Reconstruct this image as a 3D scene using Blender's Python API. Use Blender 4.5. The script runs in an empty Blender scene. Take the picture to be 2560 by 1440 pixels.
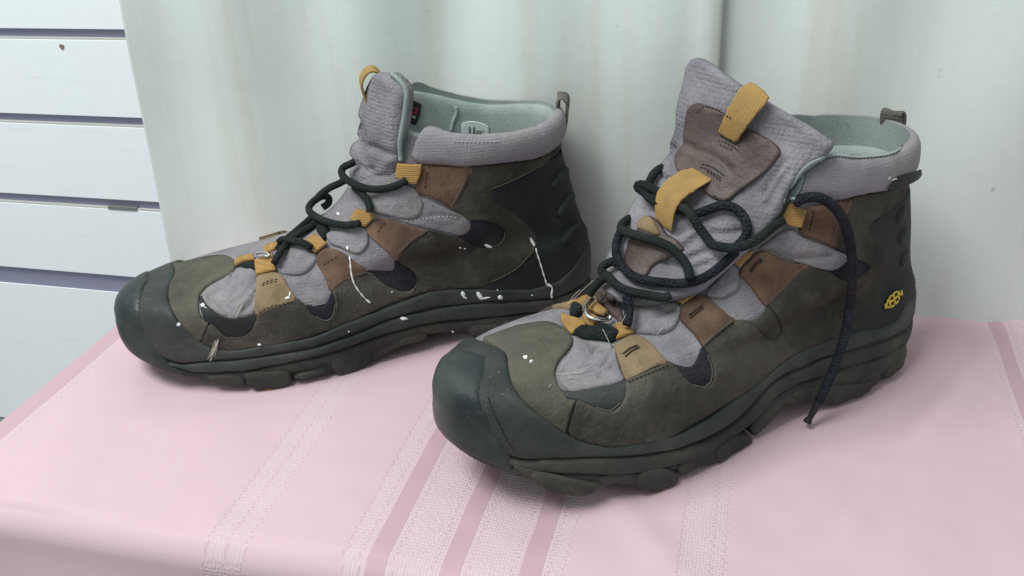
import bpy, math, random
import numpy as np
from mathutils import Vector, Matrix
from mathutils.bvhtree import BVHTree
from mathutils.geometry import delaunay_2d_cdt

random.seed(7)
RNG = np.random.default_rng(7)
scene = bpy.context.scene
COL = scene.collection

# ------------------------------------------------------------------ camera
CAM_H = 0.33                       # lens height above the table top
FPX, CX, CY = 2337.0, 1280.0, 720.0
_vy = np.array([670.0, -1288.0, FPX]); _vy /= np.linalg.norm(_vy)
_vx = -np.array([-9580.0, -742.0, FPX]); _vx /= np.linalg.norm(_vx)
_vx -= _vy * (_vx @ _vy); _vx /= np.linalg.norm(_vx)
_vz = np.cross(_vx, _vy)
if _vz[1] > 0: _vz = -_vz
ROT = np.array([_vx, _vy, _vz])    # world = ROT @ (right, down, forward)
EYE = np.array([0.0, 0.0, CAM_H])

def ray(px, py):
    d = ROT @ np.array([px - CX, py - CY, FPX])
    return d / np.linalg.norm(d)

def on_plane(px, py, axis, val):
    d = ray(px, py)
    return EYE + d * ((val - EYE[axis]) / d[axis])

cam_data = bpy.data.cameras.new('camera')
cam = bpy.data.objects.new('camera', cam_data); COL.objects.link(cam)
cam_data.sensor_width = 36.0
cam_data.lens = 36.0 * FPX / 2560.0
cam_data.clip_start = 0.01; cam_data.clip_end = 50
m = Matrix([[ROT[i][0], -ROT[i][1], -ROT[i][2], EYE[i]] for i in range(3)] + [[0, 0, 0, 1]])
cam.matrix_world = m
scene.camera = cam

# ------------------------------------------------------------------ light
world = bpy.data.worlds.new('World'); scene.world = world; world.use_nodes = True
bg = world.node_tree.nodes['Background']
bg.inputs[0].default_value = (0.84, 0.95, 0.97, 1); bg.inputs[1].default_value = 0.60
def area(name, loc, target, sx, sy, power, color):
    l = bpy.data.lights.new(name, 'AREA'); l.shape = 'RECTANGLE'; l.size = sx; l.size_y = sy
    l.energy = power; l.color = color
    o = bpy.data.objects.new(name, l); COL.objects.link(o); o.location = loc
    o.rotation_euler = (Vector(target) - Vector(loc)).to_track_quat('-Z', 'Y').to_euler()
    return o
area('ceiling_tube_light', (-0.75, -0.05, 1.55), (-0.10, 0.58, 0.0), 1.1, 0.5, 29, (0.97, 1.0, 0.99))
scene.view_settings.view_transform = 'Standard'
scene.view_settings.look = 'None'
scene.view_settings.exposure = 0.0
scene.view_settings.gamma = 1.0
scene.render.engine = 'CYCLES'

# ------------------------------------------------------------------ materials
def new_mat(name):
    mt = bpy.data.materials.new(name); mt.use_nodes = True
    nt = mt.node_tree; b = nt.nodes['Principled BSDF']
    return mt, nt, b
def N(nt, kind, **kw):
    n = nt.nodes.new(kind)
    for k, v in kw.items():
        if k in n.inputs.keys(): n.inputs[k].default_value = v
        else: setattr(n, k, v)
    return n
def rgba(c): return (c[0], c[1], c[2], 1)
def srgb(r, g, b):
    f = lambda v: v / 12.92 if v <= 0.04045 else ((v + 0.055) / 1.055) ** 2.4
    return tuple(f(x / 255) for x in (r, g, b))
def coords(nt): return N(nt, 'ShaderNodeTexCoord').outputs['Object']
def noise_fac(nt, co, scale, detail=4, lo=0.35, hi=0.65, rough=0.55, stretch=None):
    if stretch:
        mp = N(nt, 'ShaderNodeMapping'); mp.inputs['Scale'].default_value = stretch
        nt.links.new(co, mp.inputs['Vector']); co = mp.outputs[0]
    n = N(nt, 'ShaderNodeTexNoise', Scale=scale, Detail=detail, Roughness=rough)
    nt.links.new(co, n.inputs['Vector'])
    r = N(nt, 'ShaderNodeMapRange'); r.inputs['From Min'].default_value = lo; r.inputs['From Max'].default_value = hi
    nt.links.new(n.outputs['Fac'], r.inputs['Value'])
    return r.outputs['Result']
def mix(nt, fac, a, b, mode='MIX'):
    n = N(nt, 'ShaderNodeMix', data_type='RGBA', blend_type=mode)
    for idx, v in ((0, fac), (6, a), (7, b)):
        if isinstance(v, (int, float)): n.inputs[idx].default_value = v
        elif isinstance(v, tuple): n.inputs[idx].default_value = rgba(v) if len(v) == 3 else v
        else: nt.links.new(v, n.inputs[idx])
    return n.outputs[2]
def math_(nt, op, a, b=None):
    n = N(nt, 'ShaderNodeMath', operation=op)
    for i, v in ((0, a), (1, b)):
        if v is None: continue
        if isinstance(v, (int, float)): n.inputs[i].default_value = v
        else: nt.links.new(v, n.inputs[i])
    return n.outputs[0]
def bump(nt, b, height, strength=0.4, dist=0.001, prev=None):
    n = N(nt, 'ShaderNodeBump', Strength=strength, Distance=dist)
    nt.links.new(height, n.inputs['Height'])
    if prev is not None: nt.links.new(prev, n.inputs['Normal'])
    nt.links.new(n.outputs[0], b.inputs['Normal'])
    return n.outputs[0]
def cloth_mat(name, c1, c2, blotch=40, fine=900, rough=0.9, bstr=0.5, bdist=0.0006, dirt=None, dirt_amt=0.5, fleck=0.0, spec=0.2, sheen=0.0, weave=None, wrinkle=0.0, lo=.35, hi=.65, dust=None, scuff=None):
    """two-tone worn surface: broad blotches, fine grain, optional dirt patches, woven dots and wrinkles"""
    mt, nt, b = new_mat(name); co = coords(nt)
    col = mix(nt, noise_fac(nt, co, blotch, 5, lo, hi), c1, c2)
    g = noise_fac(nt, co, fine, 2, 0.2, 0.8)
    col = mix(nt, 0.35, col, mix(nt, g, (0.35, 0.35, 0.35), (0.72, 0.72, 0.72)), 'OVERLAY')
    if dirt:
        d = math_(nt, 'MULTIPLY', noise_fac(nt, co, blotch * 0.7 + 13, 6, 0.48, 0.72), dirt_amt)
        col = mix(nt, d, col, dirt)
    if dust:
        col = mix(nt, math_(nt, 'MULTIPLY', noise_fac(nt, co, 15, 7, .46, .74, .68), .55), col, dust)
        col = mix(nt, math_(nt, 'MULTIPLY', noise_fac(nt, co, 70, 8, .54, .78, .72), .45), col, dust)
    if scuff:
        s1 = noise_fac(nt, co, 60, 6, .60, .72, .7, stretch=(.35, 1, 2.2)); s2 = noise_fac(nt, co, 90, 6, .62, .74, .7, stretch=(2.5, 1, .5))
        m_ = noise_fac(nt, co, 11, 3, .45, .65)
        sc_ = math_(nt, 'MULTIPLY', math_(nt, 'MAXIMUM', s1, s2), m_)
        col = mix(nt, math_(nt, 'MULTIPLY', sc_, .55), col, scuff)
        rr = N(nt, 'ShaderNodeMapRange'); rr.inputs['To Min'].default_value = rough - .08; rr.inputs['To Max'].default_value = .92
        nt.links.new(math_(nt, 'MAXIMUM', sc_, math_(nt, 'MULTIPLY', noise_fac(nt, co, 24, 5, .4, .7), .8)), rr.inputs['Value']); nt.links.new(rr.outputs[0], b.inputs['Roughness'])
    if fleck:
        fl = math_(nt, 'MULTIPLY', noise_fac(nt, co, 420, 2, 0.68, 0.74), noise_fac(nt, co, 17, 3, .5, .62))
        col = mix(nt, math_(nt, 'MULTIPLY', fl, fleck), col, (0.5, 0.5, 0.47))
    pv = None
    if wrinkle:
        pv = bump(nt, b, noise_fac(nt, co, 70, 4, 0.2, 0.8), wrinkle, 0.004)
    hgt = g
    if weave:
        v = N(nt, 'ShaderNodeTexVoronoi', Scale=weave); v.inputs['Randomness'].default_value = 0.25
        nt.links.new(co, v.inputs['Vector'])
        r = N(nt, 'ShaderNodeMapRange'); r.inputs['From Min'].default_value = 0.1; r.inputs['From Max'].default_value = 0.6
        nt.links.new(v.outputs['Distance'], r.inputs['Value'])
        hgt = math_(nt, 'ADD', math_(nt, 'MULTIPLY', r.outputs[0], -1.2), g)
        col = mix(nt, math_(nt, 'MULTIPLY', r.outputs[0], 0.22), col, mix(nt, 0.5, col, (0.02, 0.02, 0.03)))
    bump(nt, b, hgt, bstr, bdist, pv)
    nt.links.new(col, b.inputs['Base Color'])
    b.inputs['Roughness'].default_value = rough
    b.inputs['Specular IOR Level'].default_value = spec
    if sheen: b.inputs['Sheen Weight'].default_value = sheen
    return mt
def plain_mat(name, c, rough=0.6, metal=0.0, spec=0.4):
    mt, nt, b = new_mat(name)
    b.inputs['Base Color'].default_value = rgba(c); b.inputs['Roughness'].default_value = rough
    b.inputs['Metallic'].default_value = metal; b.inputs['Specular IOR Level'].default_value = spec
    return mt
# ------------------------------------------------------------------ mesh helpers
def tag(o, label=None, cat=None, group=None, kind=None):
    for k, v in (('label', label), ('category', cat), ('group', group), ('kind', kind)):
        if v: o[k] = v
    return o
def mesh_obj(name, verts, faces, mat, parent=None, smooth=True, mats=None, fmats=None):
    me = bpy.data.meshes.new(name)
    me.from_pydata([tuple(map(float, v)) for v in verts], [], [tuple(int(i) for i in f) for f in faces])
    for mm in (mats or [mat]): me.materials.append(mm)
    if fmats is not None: me.polygons.foreach_set('material_index', np.asarray(fmats, dtype=np.int32))
    if smooth: me.polygons.foreach_set('use_smooth', np.ones(len(me.polygons), dtype=bool))
    me.update()
    o = bpy.data.objects.new(name, me); COL.objects.link(o)
    if parent is not None: o.parent = parent
    return o
def box(name, lo, hi, mat, parent=None, bevel=0.0):
    x0, y0, z0 = lo; x1, y1, z1 = hi
    v = [(x0, y0, z0), (x1, y0, z0), (x1, y1, z0), (x0, y1, z0), (x0, y0, z1), (x1, y0, z1), (x1, y1, z1), (x0, y1, z1)]
    f = [(0, 3, 2, 1), (4, 5, 6, 7), (0, 1, 5, 4), (1, 2, 6, 5), (2, 3, 7, 6), (3, 0, 4, 7)]
    o = mesh_obj(name, v, f, mat, parent, smooth=False)
    if bevel:
        b = o.modifiers.new('bevel', 'BEVEL'); b.width = bevel; b.segments = 2
    return o
def catmull(P, n, closed=False):
    """n points along a centripetal-ish Catmull-Rom curve through P"""
    P = np.asarray(P, float); k = len(P)
    if closed: Q = np.vstack([P[-1], P, P[0], P[1]]); segs = k
    else: Q = np.vstack([2 * P[0] - P[1], P, 2 * P[-1] - P[-2]]); segs = k - 1
    out = []
    t = np.linspace(0, segs, n, endpoint=not closed)
    for u in t:
        i = min(int(u), segs - 1); f = u - i
        a, b, c, d = Q[i], Q[i + 1], Q[i + 2], Q[i + 3]
        out.append(0.5 * (2 * b + (c - a) * f + (2 * a - 5 * b + 4 * c - d) * f * f + (3 * b - a - 3 * c + d) * f ** 3))
    return np.array(out)
def pchip(x, xs, ys):
    """monotone-ish smooth interpolation"""
    xs = np.asarray(xs, float); ys = np.asarray(ys, float)
    h = np.diff(xs); dl = np.diff(ys) / h
    m = np.zeros(len(xs)); m[0] = dl[0]; m[-1] = dl[-1]
    for i in range(1, len(xs) - 1):
        if dl[i - 1] * dl[i] > 0:
            w1 = 2 * h[i] + h[i - 1]; w2 = h[i] + 2 * h[i - 1]
            m[i] = (w1 + w2) / (w1 / dl[i - 1] + w2 / dl[i])
    x = np.clip(np.asarray(x, float), xs[0], xs[-1])
    i = np.clip(np.searchsorted(xs, x, side='right') - 1, 0, len(xs) - 2)
    t = (x - xs[i]) / h[i]
    return ys[i] * (1 + 2 * t) * (1 - t) ** 2 + h[i] * m[i] * t * (1 - t) ** 2 + ys[i + 1] * t * t * (3 - 2 * t) + h[i] * m[i + 1] * t * t * (t - 1)

# ------------------------------------------------------------------ boot body
L = 0.31
def foot_outline(u):
    mtab = pchip(u, [0, .03, .1, .2, .32, .45, .58, .68, .77, .87, .935, 1], [.0665, .0645, .0567, .0465, .0390, .0428, .0530, .0590, .0630, .0650, .0660, .068])
    return np.sqrt(np.clip(4 * u * (1 - u), 0, 1)) * mtab
class Boot:
    def __init__(s, origin, theta, cfg):
        s.O = np.array(origin, float); t = math.radians(theta)
        s.d = np.array([-math.cos(t), -math.sin(t), 0]); s.n = np.array([math.sin(t), -math.cos(t), 0])
        s.A = np.array([s.d, s.n, [0, 0, 1.0]])         # local = A @ (world - O)
        s.eye = s.A @ (EYE - s.O); s.theta = theta; s.c = cfg
        s.build_rings()
    def ray(s, px, py): return s.A @ ray(px, py)
    def pick(s, px, py, y):
        d = s.ray(px, py); return s.eye + d * ((y - s.eye[1]) / d[1])
    def proj(s, P):
        P = np.atleast_2d(P); W = P @ s.A + s.O - EYE; C = W @ ROT
        return np.stack([CX + FPX * C[:, 0] / C[:, 2], CY + FPX * C[:, 1] / C[:, 2]], 1)
    def zbot(s, x): return pchip(x, *s.c['zbot'])
    def ztop(s, x): return pchip(x, *s.c['ztop'])
    def ring_pts(s, spec, phi):
        u = (1 - np.cos(phi)) / 2
        xb, zb, xf, zf, sc, ell, b, sag, nb = spec
        x = xb + (xf - xb) * u
        y = (1 - b) * foot_outline(u) * sc + b * ell * (4 * u * (1 - u)) ** nb
        z = zb + (zf - zb) * u + sag * 4 * u * (1 - u)
        return np.stack([x, y, z], 1)
    def build_rings(s):
        NH = 72
        phi = np.linspace(0, math.pi, NH + 1); u = (1 - np.cos(phi)) / 2
        rows = []
        x = L * u
        for sc, xs, f in ((.30, .30, -.02), (.80, .86, -.01), (.93, .975, 0), (.985, .995, .14), (1, 1, .4), (1, 1, .75), (.985, .995, 1.0)):
            xx = L / 2 + (x - L / 2) * xs
            z0 = s.zbot(xx); z1 = s.ztop(xx)
            rows.append(np.stack([xx, foot_outline(u) * sc, z0 + (z1 - z0) * f], 1))
        s.n_sole = len(rows)
        ups = np.array(s.c['upper'], float)
        spec = catmull(ups, (len(ups) - 1) * 5 + 1)
        spec[:, 8] = np.clip(spec[:, 8], .3, .6); spec[:, 6] = np.clip(spec[:, 6], 0, 1)
        for sp in spec: rows.append(s.ring_pts(sp, phi))
        s.n_rim = s.n_sole + s.c['rim'] * 5 + 1       # rows kept in the visible body
        R = np.array(rows)                             # rows x (NH+1) x 3 , near side
        R[:, :, 0] = L - (L - R[:, :, 0]) * s.c['xs']
        R[:, :, 1] *= .965                              # room for the overlays laid on top
        R[:, :, 0] += .002 - .0055 * np.clip((R[:, :, 0] - .1) / .21, 0, 1)
        q = np.clip((R[:, :, 0] - .17) / .14, 0, 1); R[:, :, 2] += s.c['lift'] * q * q * (3 - 2 * q)
        far = R[:, 1:-1][:, ::-1].copy(); far[:, :, 1] *= -1
        kr = np.clip((np.arange(len(R)) - (s.n_rim - 18)) / 17, 0, 1)[:, None]
        fx = np.clip((far[:, :, 0] - .04) / .07, 0, 1); fy = np.clip(-far[:, :, 1] / .025, 0, 1)
        far[:, :, 2] += s.c['flift'] * kr * fx * fx * (3 - 2 * fx) * fy * fy * (3 - 2 * fy)
        s.rings = np.concatenate([R, far], 1); s.NR = s.rings.shape[1]; s.NH = NH
        du = np.roll(s.rings, -1, 1) - np.roll(s.rings, 1, 1); dv = np.gradient(s.rings, axis=0)
        vn = np.cross(du, dv); vn /= np.maximum(np.linalg.norm(vn, axis=2, keepdims=True), 1e-9)
        ref = s.rings - s.rings[s.n_sole + 6].mean(0)
        if ((vn * ref).sum(2) < 0).mean() > .5: vn = -vn
        for _ in range(4):
            vn = vn + np.roll(vn, 1, 1) + np.roll(vn, -1, 1)
            vn[1:-1] = vn[1:-1] + vn[:-2] + vn[2:]
            vn /= np.maximum(np.linalg.norm(vn, axis=2, keepdims=True), 1e-9)
        s.VN = vn.reshape(-1, 3)
        V = s.rings.reshape(-1, 3); nr = s.NR; F = []
        for k in range(len(s.rings) - 1):
            for j in range(nr):
                F.append((k * nr + j, k * nr + (j + 1) % nr, (k + 1) * nr + (j + 1) % nr, (k + 1) * nr + j))
        # a skirt below the sole edge, only to find where the tread blocks stand
        sk = s.rings[3].copy(); sk[:, 1] *= .992; lo = sk.copy(); lo[:, 2] = -.008
        n0 = len(V); V = np.vstack([V, sk, lo]); F = F + [(n0 + j, n0 + (j + 1) % nr, n0 + nr + (j + 1) % nr, n0 + nr + j) for j in range(nr)]
        s.V, s.F = V, F
        s.bvh = BVHTree.FromPolygons([tuple(v) for v in V], F)
    def over(s, px, py):
        """like cast, but a point traced past the outline carries on over the ridge to the far side"""
        p, n = s.cast(px, py)
        if s.missed < .0002: return p, n
        d = ((s.V[:len(s.VN)] - p) ** 2).sum(1); i = int(d.argmin()); k, j = divmod(i, s.NR)
        rg = s.rings[k]; need = s.missed * 1.6 + .0008; acc = 0
        step = 1
        while acc < need:
            acc += np.linalg.norm(rg[(j + step) % s.NR] - rg[j]); j = (j + step) % s.NR
        return rg[j].copy(), s.VN[k * s.NR + j].copy()
    def cast(s, px, py, bvh=None):
        """nearest point of the boot surface on the sight line through a traced point"""
        bvh = bvh or s.bvh
        d = s.ray(px, py); o = Vector(s.eye); dv = Vector(d)
        loc, nor, fi, _ = bvh.ray_cast(o, dv); s.missed = 0.0
        if loc is None:
            best = None
            for t in np.linspace(.3, .95, 120):
                q = o + dv * float(t); r = bvh.find_nearest(q)
                if best is None or r[3] < best[0]: best = (r[3], r[0], r[1], r[2])
            loc, nor, fi = best[1], best[2], best[3]; s.missed = best[0]
        nn = np.array(nor); p = np.array(loc)
        if bvh is s.bvh and max(s.F[fi]) < len(s.VN):
            ids = list(s.F[fi]); w = 1 / (np.linalg.norm(s.V[ids] - p, axis=1) + 1e-4); nn = (s.VN[ids] * w[:, None]).sum(0); nn /= np.linalg.norm(nn)
            return p, nn
        if nn @ (s.eye - p) < -0.3 * np.linalg.norm(s.eye - p): nn = -nn
        return p, nn
# xb, zb, xf, zf, scale, ellipse half width, blend, sag, ellipse exponent
UP_A = [(.001, .056, .309, .044, .955, .040, 0.0, .000, .5),
        (.003, .060, .306, .050, .93, .042, 0.0, .000, .5),
        (.005, .064, .297, .0550, .87, .043, .10, .000, .5),
        (.006, .069, .279, .0585, .80, .044, .30, .000, .5),
        (.008, .076, .255, .0620, .75, .043, .55, .000, .5),
        (.0095, .085, .226, .0670, .70, .042, .80, .000, .48),
        (.0125, .096, .194, .0760, .70, .040, .95, .000, .46),
        (.016, .109, .167, .091, .70, .039, 1.0, .000, .45),
        (.0185, .122, .148, .114, .70, .038, 1.0, .000, .44),
        (.019, .133, .136, .133, .70, .038, 1.0, -.003, .44),
        (.019, .142, .129, .150, .70, .038, 1.0, -.006, .44),
        (.019, .158, .122, .168, .70, .037, 1.0, -.006, .44),
        (.019, .178, .112, .200, .70, .036, 1.0, -.004, .44)]
UP_B = [list(r) for r in UP_A]
for i, q in enumerate((.000, .002, .003, .004, .005, .007, .010, .014, .018, .0205, .0220, .0225, .0225)): UP_B[i][0] = q
for i in range(5): UP_B[i][3] += .003
for i in (9, 10, 11, 12): UP_B[i][1] -= (.003, .008, .012, .016)[i - 9]
for i, (x, z) in {8: (.150, .114), 9: (.138, .130), 10: (.128, .145), 11: (.122, .16), 12: (.116, .18)}.items():
    UP_B[i][2] = x; UP_B[i][3] = z
CFG_A = dict(zbot=([0, .03, .06, .09, .11, .125, .14, .16, .19, .22, .24, .27, .29, .31], [.010, .006, .006, .008, .011, .0125, .010, .006, .0045, .005, .006, .009, .014, .022]),
             ztop=([0, .03, .06, .1, .13, .16, .2, .24, .27, .31], [.052, .048, .045, .044, .040, .034, .030, .030, .034, .040]),
             upper=UP_A, rim=10, xs=1.035, lift=0.0, flift=.012)
CFG_B = dict(CFG_A, upper=UP_B, xs=1.0, lift=.011, flift=.006)
BOOT_A = ((-0.11586906, 0.58433799, 0), 26.0, CFG_A)
BOOT_B = ((0.0972, 0.5607, 0), 38.0, CFG_B)
# ------------------------------------------------------------------ boot part builders
from mathutils import noise as mnoise
def tr(frame, pts):
    x0, y0, s = frame
    return [(x0 + x / s, y0 + y / s) for x, y in pts]
def inside_poly(P, poly):
    x, y = P[:, 0], P[:, 1]; c = np.zeros(len(P), bool)
    a = poly; bb = np.roll(poly, -1, 0)
    for (x1, y1), (x2, y2) in zip(a, bb):
        k = (y1 > y) != (y2 > y)
        if y1 != y2: c ^= k & (x < (x2 - x1) * (y - y1) / (y2 - y1) + x1)
    return c
def seg_dist(P, poly):
    a = poly; d = np.roll(poly, -1, 0) - a; ll = np.maximum((d * d).sum(1), 1e-9)
    out = np.full(len(P), 1e9)
    for i in range(0, len(P), 500):
        Q = P[i:i + 500, None, :] - a[None]
        t = np.clip((Q * d).sum(2) / ll, 0, 1)
        out[i:i + 500] = np.sqrt(((Q - t[..., None] * d) ** 2).sum(2)).min(1)
    return out
def wob(p, scale, seed=0.0):
    return mnoise.noise(Vector((p[0] * scale + seed, p[1] * scale + seed * .7, p[2] * scale - seed)))

def register(b, V, F):
    b.pool.append((np.asarray(V, float), [tuple(f) for f in F]))
def rebuild(b):
    V = []; F = []; n = 0
    for v, f in b.pool:
        V.extend(map(tuple, v)); F.extend(tuple(i + n for i in q) for q in f); n += len(v)
    b.allbvh = BVHTree.FromPolygons(V, F)

def panel(b, name, poly, mat, thick, base=0.0, r=6.0, res=8.0, bvh=None, wr=None, puff=0.0, back=None, parent=None, mirror=False, sharp=False, fn=None, label=None, reg=True, off=.0012, deep=.0008, over=False, zmin=None, lifted=False):
    """a sheet cut to a traced outline, laid over the boot and given its own thickness and rolled edge"""
    poly = np.array(poly, float)
    per = np.linalg.norm(np.roll(poly, -1, 0) - poly, axis=1).sum()
    n = max(14, int(per / res))
    if sharp:
        out = []
        for p, q in zip(poly, np.roll(poly, -1, 0)):
            k = max(1, int(np.linalg.norm(q - p) / res)); out += [p + (q - p) * i / k for i in range(k)]
        B = np.array(out)
    else:
        D = catmull(poly, max(n * 4, len(poly) * 8), True)
        s = np.r_[0, np.cumsum(np.linalg.norm(np.diff(np.vstack([D, D[:1]]), axis=0), axis=1))]
        t = np.linspace(0, s[-1], n, endpoint=False); DD = np.vstack([D, D[:1]])
        B = np.stack([np.interp(t, s, DD[:, 0]), np.interp(t, s, DD[:, 1])], 1)
    lo, hi = B.min(0), B.max(0)
    gx, gy = np.meshgrid(np.arange(lo[0], hi[0], res), np.arange(lo[1], hi[1], res * .87))
    gx = gx + (np.arange(gx.shape[0]) % 2)[:, None] * res / 2
    G = np.stack([gx.ravel(), gy.ravel()], 1)
    nrm = np.roll(B, -1, 0) - np.roll(B, 1, 0); nrm /= np.maximum(np.linalg.norm(nrm, axis=1, keepdims=True), 1e-6)
    nrm = np.stack([-nrm[:, 1], nrm[:, 0]], 1)
    area = (B[:, 0] * np.roll(B[:, 1], -1) - B[:, 1] * np.roll(B[:, 0], -1)).sum()
    if area < 0: nrm = -nrm
    ins = [B + nrm * (r * q) for q in (.3, .9)]
    C = np.vstack(ins); C = C[inside_poly(C, B)]; dC = seg_dist(C, B); C = C[dC > r * .22]
    G = G[inside_poly(G, B)]
    if len(G): G = G[seg_dist(G, B) > max(r * 1.15, res * .5)]
    P = np.vstack([B, C, G]) if len(G) else np.vstack([B, C])
    r_ = delaunay_2d_cdt([Vector(p) for p in P], [], [list(range(len(B)))], 1, 1e-4)
    V2 = np.array([tuple(v) for v in r_[0]]); tris = [tuple(f) for f in r_[2]]
    orig = r_[3]
    dist = seg_dist(V2, B); dist[[i for i, o in enumerate(orig) if any(k < len(B) for k in o)]] = 0
    V = []; Vb = []; miss = []
    for (px, py), d in zip(V2, dist):
        p, nn = b.over(px, py) if over else b.cast(px, py, bvh); miss.append(b.missed > off and not over)
        e = min(d / r, 1.0); h = thick * (.25 + .75 * math.sqrt(max(0, 1 - (1 - e) ** 2)))
        if puff: h += puff * (1 - math.exp(-d / 30.0))
        if wr: h += wr[0] * (wob(p, wr[1], wr[2] if len(wr) > 2 else 0)) * min(d / (2 * r), 1)
        g_ = fn(px, py, p) if fn else 0.0; h += g_
        V.append(p + nn * (base + h)); Vb.append(p + nn * (base - deep + (g_ if lifted else 0)) if deep < .01 else p + np.array([0, -deep, 0]))
    V = np.array(V); Vb = np.array(Vb)
    if zmin is not None: V[:, 2] = np.maximum(V[:, 2], zmin); Vb[:, 2] = np.maximum(Vb[:, 2], zmin)
    F = []
    for t in tris:
        if miss[t[0]] or miss[t[1]] or miss[t[2]]: continue
        a, c, e = V[t[0]], V[t[1]], V[t[2]]
        F.append(t if np.cross(c - a, e - a) @ (b.eye - a) > 0 else (t[0], t[2], t[1]))
    cnt = {}
    for f in F:
        for i in range(3):
            cnt[(f[i], f[(i + 1) % 3])] = 1
    edges = [(i, j) for (i, j) in cnt if (j, i) not in cnt]
    nv = len(V); allV = np.vstack([V, Vb]); fm = [0] * len(F)
    S = [(j, i, i + nv, j + nv) for i, j in edges]
    FF = F + S; fm += [0] * len(S)
    mats = [mat]
    if back is not None:
        FF += [(f[0] + nv, f[2] + nv, f[1] + nv) for f in F]; fm += [1] * len(F); mats = [mat, back]
    par = parent or b.root
    o = mesh_obj(name, allV, FF, mat, par, mats=mats, fmats=fm)
    if label: o['label'] = label
    if reg: register(b, allV, FF)
    if mirror:
        W = allV.copy(); W[:, 1] *= -1
        o2 = mesh_obj(name, W, [tuple(reversed(f)) for f in FF], mat, par, mats=mats, fmats=fm)
        if mirror != 'nopool': register(b, W, [tuple(reversed(f)) for f in FF])
    return o

def tube_mesh(P, r, nseg=8, cap=True, taper=None, flat=1.0):
    P = np.asarray(P, float); n = len(P)
    T = np.gradient(P, axis=0); T /= np.maximum(np.linalg.norm(T, axis=1, keepdims=True), 1e-9)
    u = np.cross(T[0], [0, 0, 1.0]);
    if np.linalg.norm(u) < .1: u = np.cross(T[0], [0, 1.0, 0])
    u /= np.linalg.norm(u); V = []; F = []
    for i in range(n):
        u = u - T[i] * (u @ T[i]); u /= np.linalg.norm(u); w = np.cross(T[i], u)
        rr = r if taper is None else r * taper[i]
        for k in range(nseg):
            a = 2 * math.pi * k / nseg
            V.append(P[i] + (u * math.cos(a) + w * math.sin(a) * flat) * rr)
    for i in range(n - 1):
        for k in range(nseg):
            k2 = (k + 1) % nseg
            F.append((i * nseg + k, i * nseg + k2, (i + 1) * nseg + k2, (i + 1) * nseg + k))
    if cap:
        F.append(tuple(range(nseg - 1, -1, -1))); F.append(tuple((n - 1) * nseg + k for k in range(nseg)))
    return np.array(V), F
def densify(px, step=6.0):
    px = np.asarray(px, float)
    D = catmull(px, len(px) * 16)
    s = np.r_[0, np.cumsum(np.linalg.norm(np.diff(D, axis=0), axis=1))]
    t = np.linspace(0, s[-1], max(4, int(s[-1] / step)))
    return np.stack([np.interp(t, s, D[:, 0]), np.interp(t, s, D[:, 1])], 1)
def drape(b, px, lift, step=6.0, win=4, ends=None, bvh=None, tmax=None):
    """dense 3-D path lying on (lift above) everything built so far, seen along the traced line"""
    bvh = bvh or b.allbvh
    D = densify(px, step); t = np.full(len(D), np.nan); Rr = []
    for i, (x, y) in enumerate(D):
        d = b.ray(x, y); Rr.append(d)
        loc, nor, _, dist = bvh.ray_cast(Vector(b.eye), Vector(d))
        if loc is not None and (tmax is None or dist < tmax):
            c = abs(np.array(nor) @ d); t[i] = dist - lift / max(c, .35)
    if ends:
        for i, v in ends.items(): t[i] = v
    if np.isnan(t).all():
        for i, (x, y) in enumerate(D): t[i] = np.linalg.norm(b.cast(x, y, bvh)[0] - b.eye) - lift
    ok = ~np.isnan(t); idx = np.arange(len(t)); t = np.interp(idx, idx[ok], t[ok])
    for _ in range(2):
        m = np.array([t[max(0, i - win):i + win + 1].min() for i in idx])
        t = np.array([m[max(0, i - win):i + win + 1].mean() for i in idx]) if _ == 0 else np.array([t[max(0, i - win):i + win + 1].mean() for i in idx])
    return np.array([b.eye + d * tt for d, tt in zip(Rr, t)])
def cord(b, name, P, r, mat, parent=None, reg=True, fray=0.0, nseg=9, taper=None, label=None):
    V, F = tube_mesh(P, r, nseg, True, taper)
    if fray:
        for i in range(len(V)): V[i] = V[i] + np.array([wob(V[i], 500, k * 9.1) for k in range(3)]) * fray
    o = mesh_obj(name, V, F, mat, parent or b.root)
    if reg: register(b, V, F)
    if label: o['label'] = label
    return o
def stitches(b, name, px, mat, parent, lift=.0004, r=.00030, dash=7.0, gap=4.5):
    """a row of short thread dashes pressed into the leather along a traced seam"""
    D = densify(px, 2.0); V = []; F = []; n = 0; i = 0
    kd, kg = max(2, int(dash / 2)), max(1, int(gap / 2))
    while i + kd < len(D):
        seg = D[i:i + kd + 1]; P = []
        for x, y in (seg[0], seg[len(seg) // 2], seg[-1]):
            loc, nor, _, _ = b.allbvh.ray_cast(Vector(b.eye), Vector(b.ray(x, y)))
            if loc is None: P = None; break
            P.append(np.array(loc) + np.array(nor) * lift)
        if P is not None and np.linalg.norm(P[0] - P[2]) > 1e-5:
            v, f = tube_mesh(np.array(P), r, 5); V.extend(v); F.extend(tuple(a + n for a in q) for q in f); n += len(v)
        i += kd + kg
    if V: return mesh_obj(name, V, F, mat, parent)
def groove_fn(lines, depth, width):
    """dents along traced lines, to press creases into a panel"""
    L_ = [densify(l, 5.0) for l in lines]
    A = np.vstack(L_)
    def f(px, py, p):
        d2 = ((A - (px, py)) ** 2).sum(1).min()
        return -depth * math.exp(-d2 / (width * width))
    return f
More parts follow.
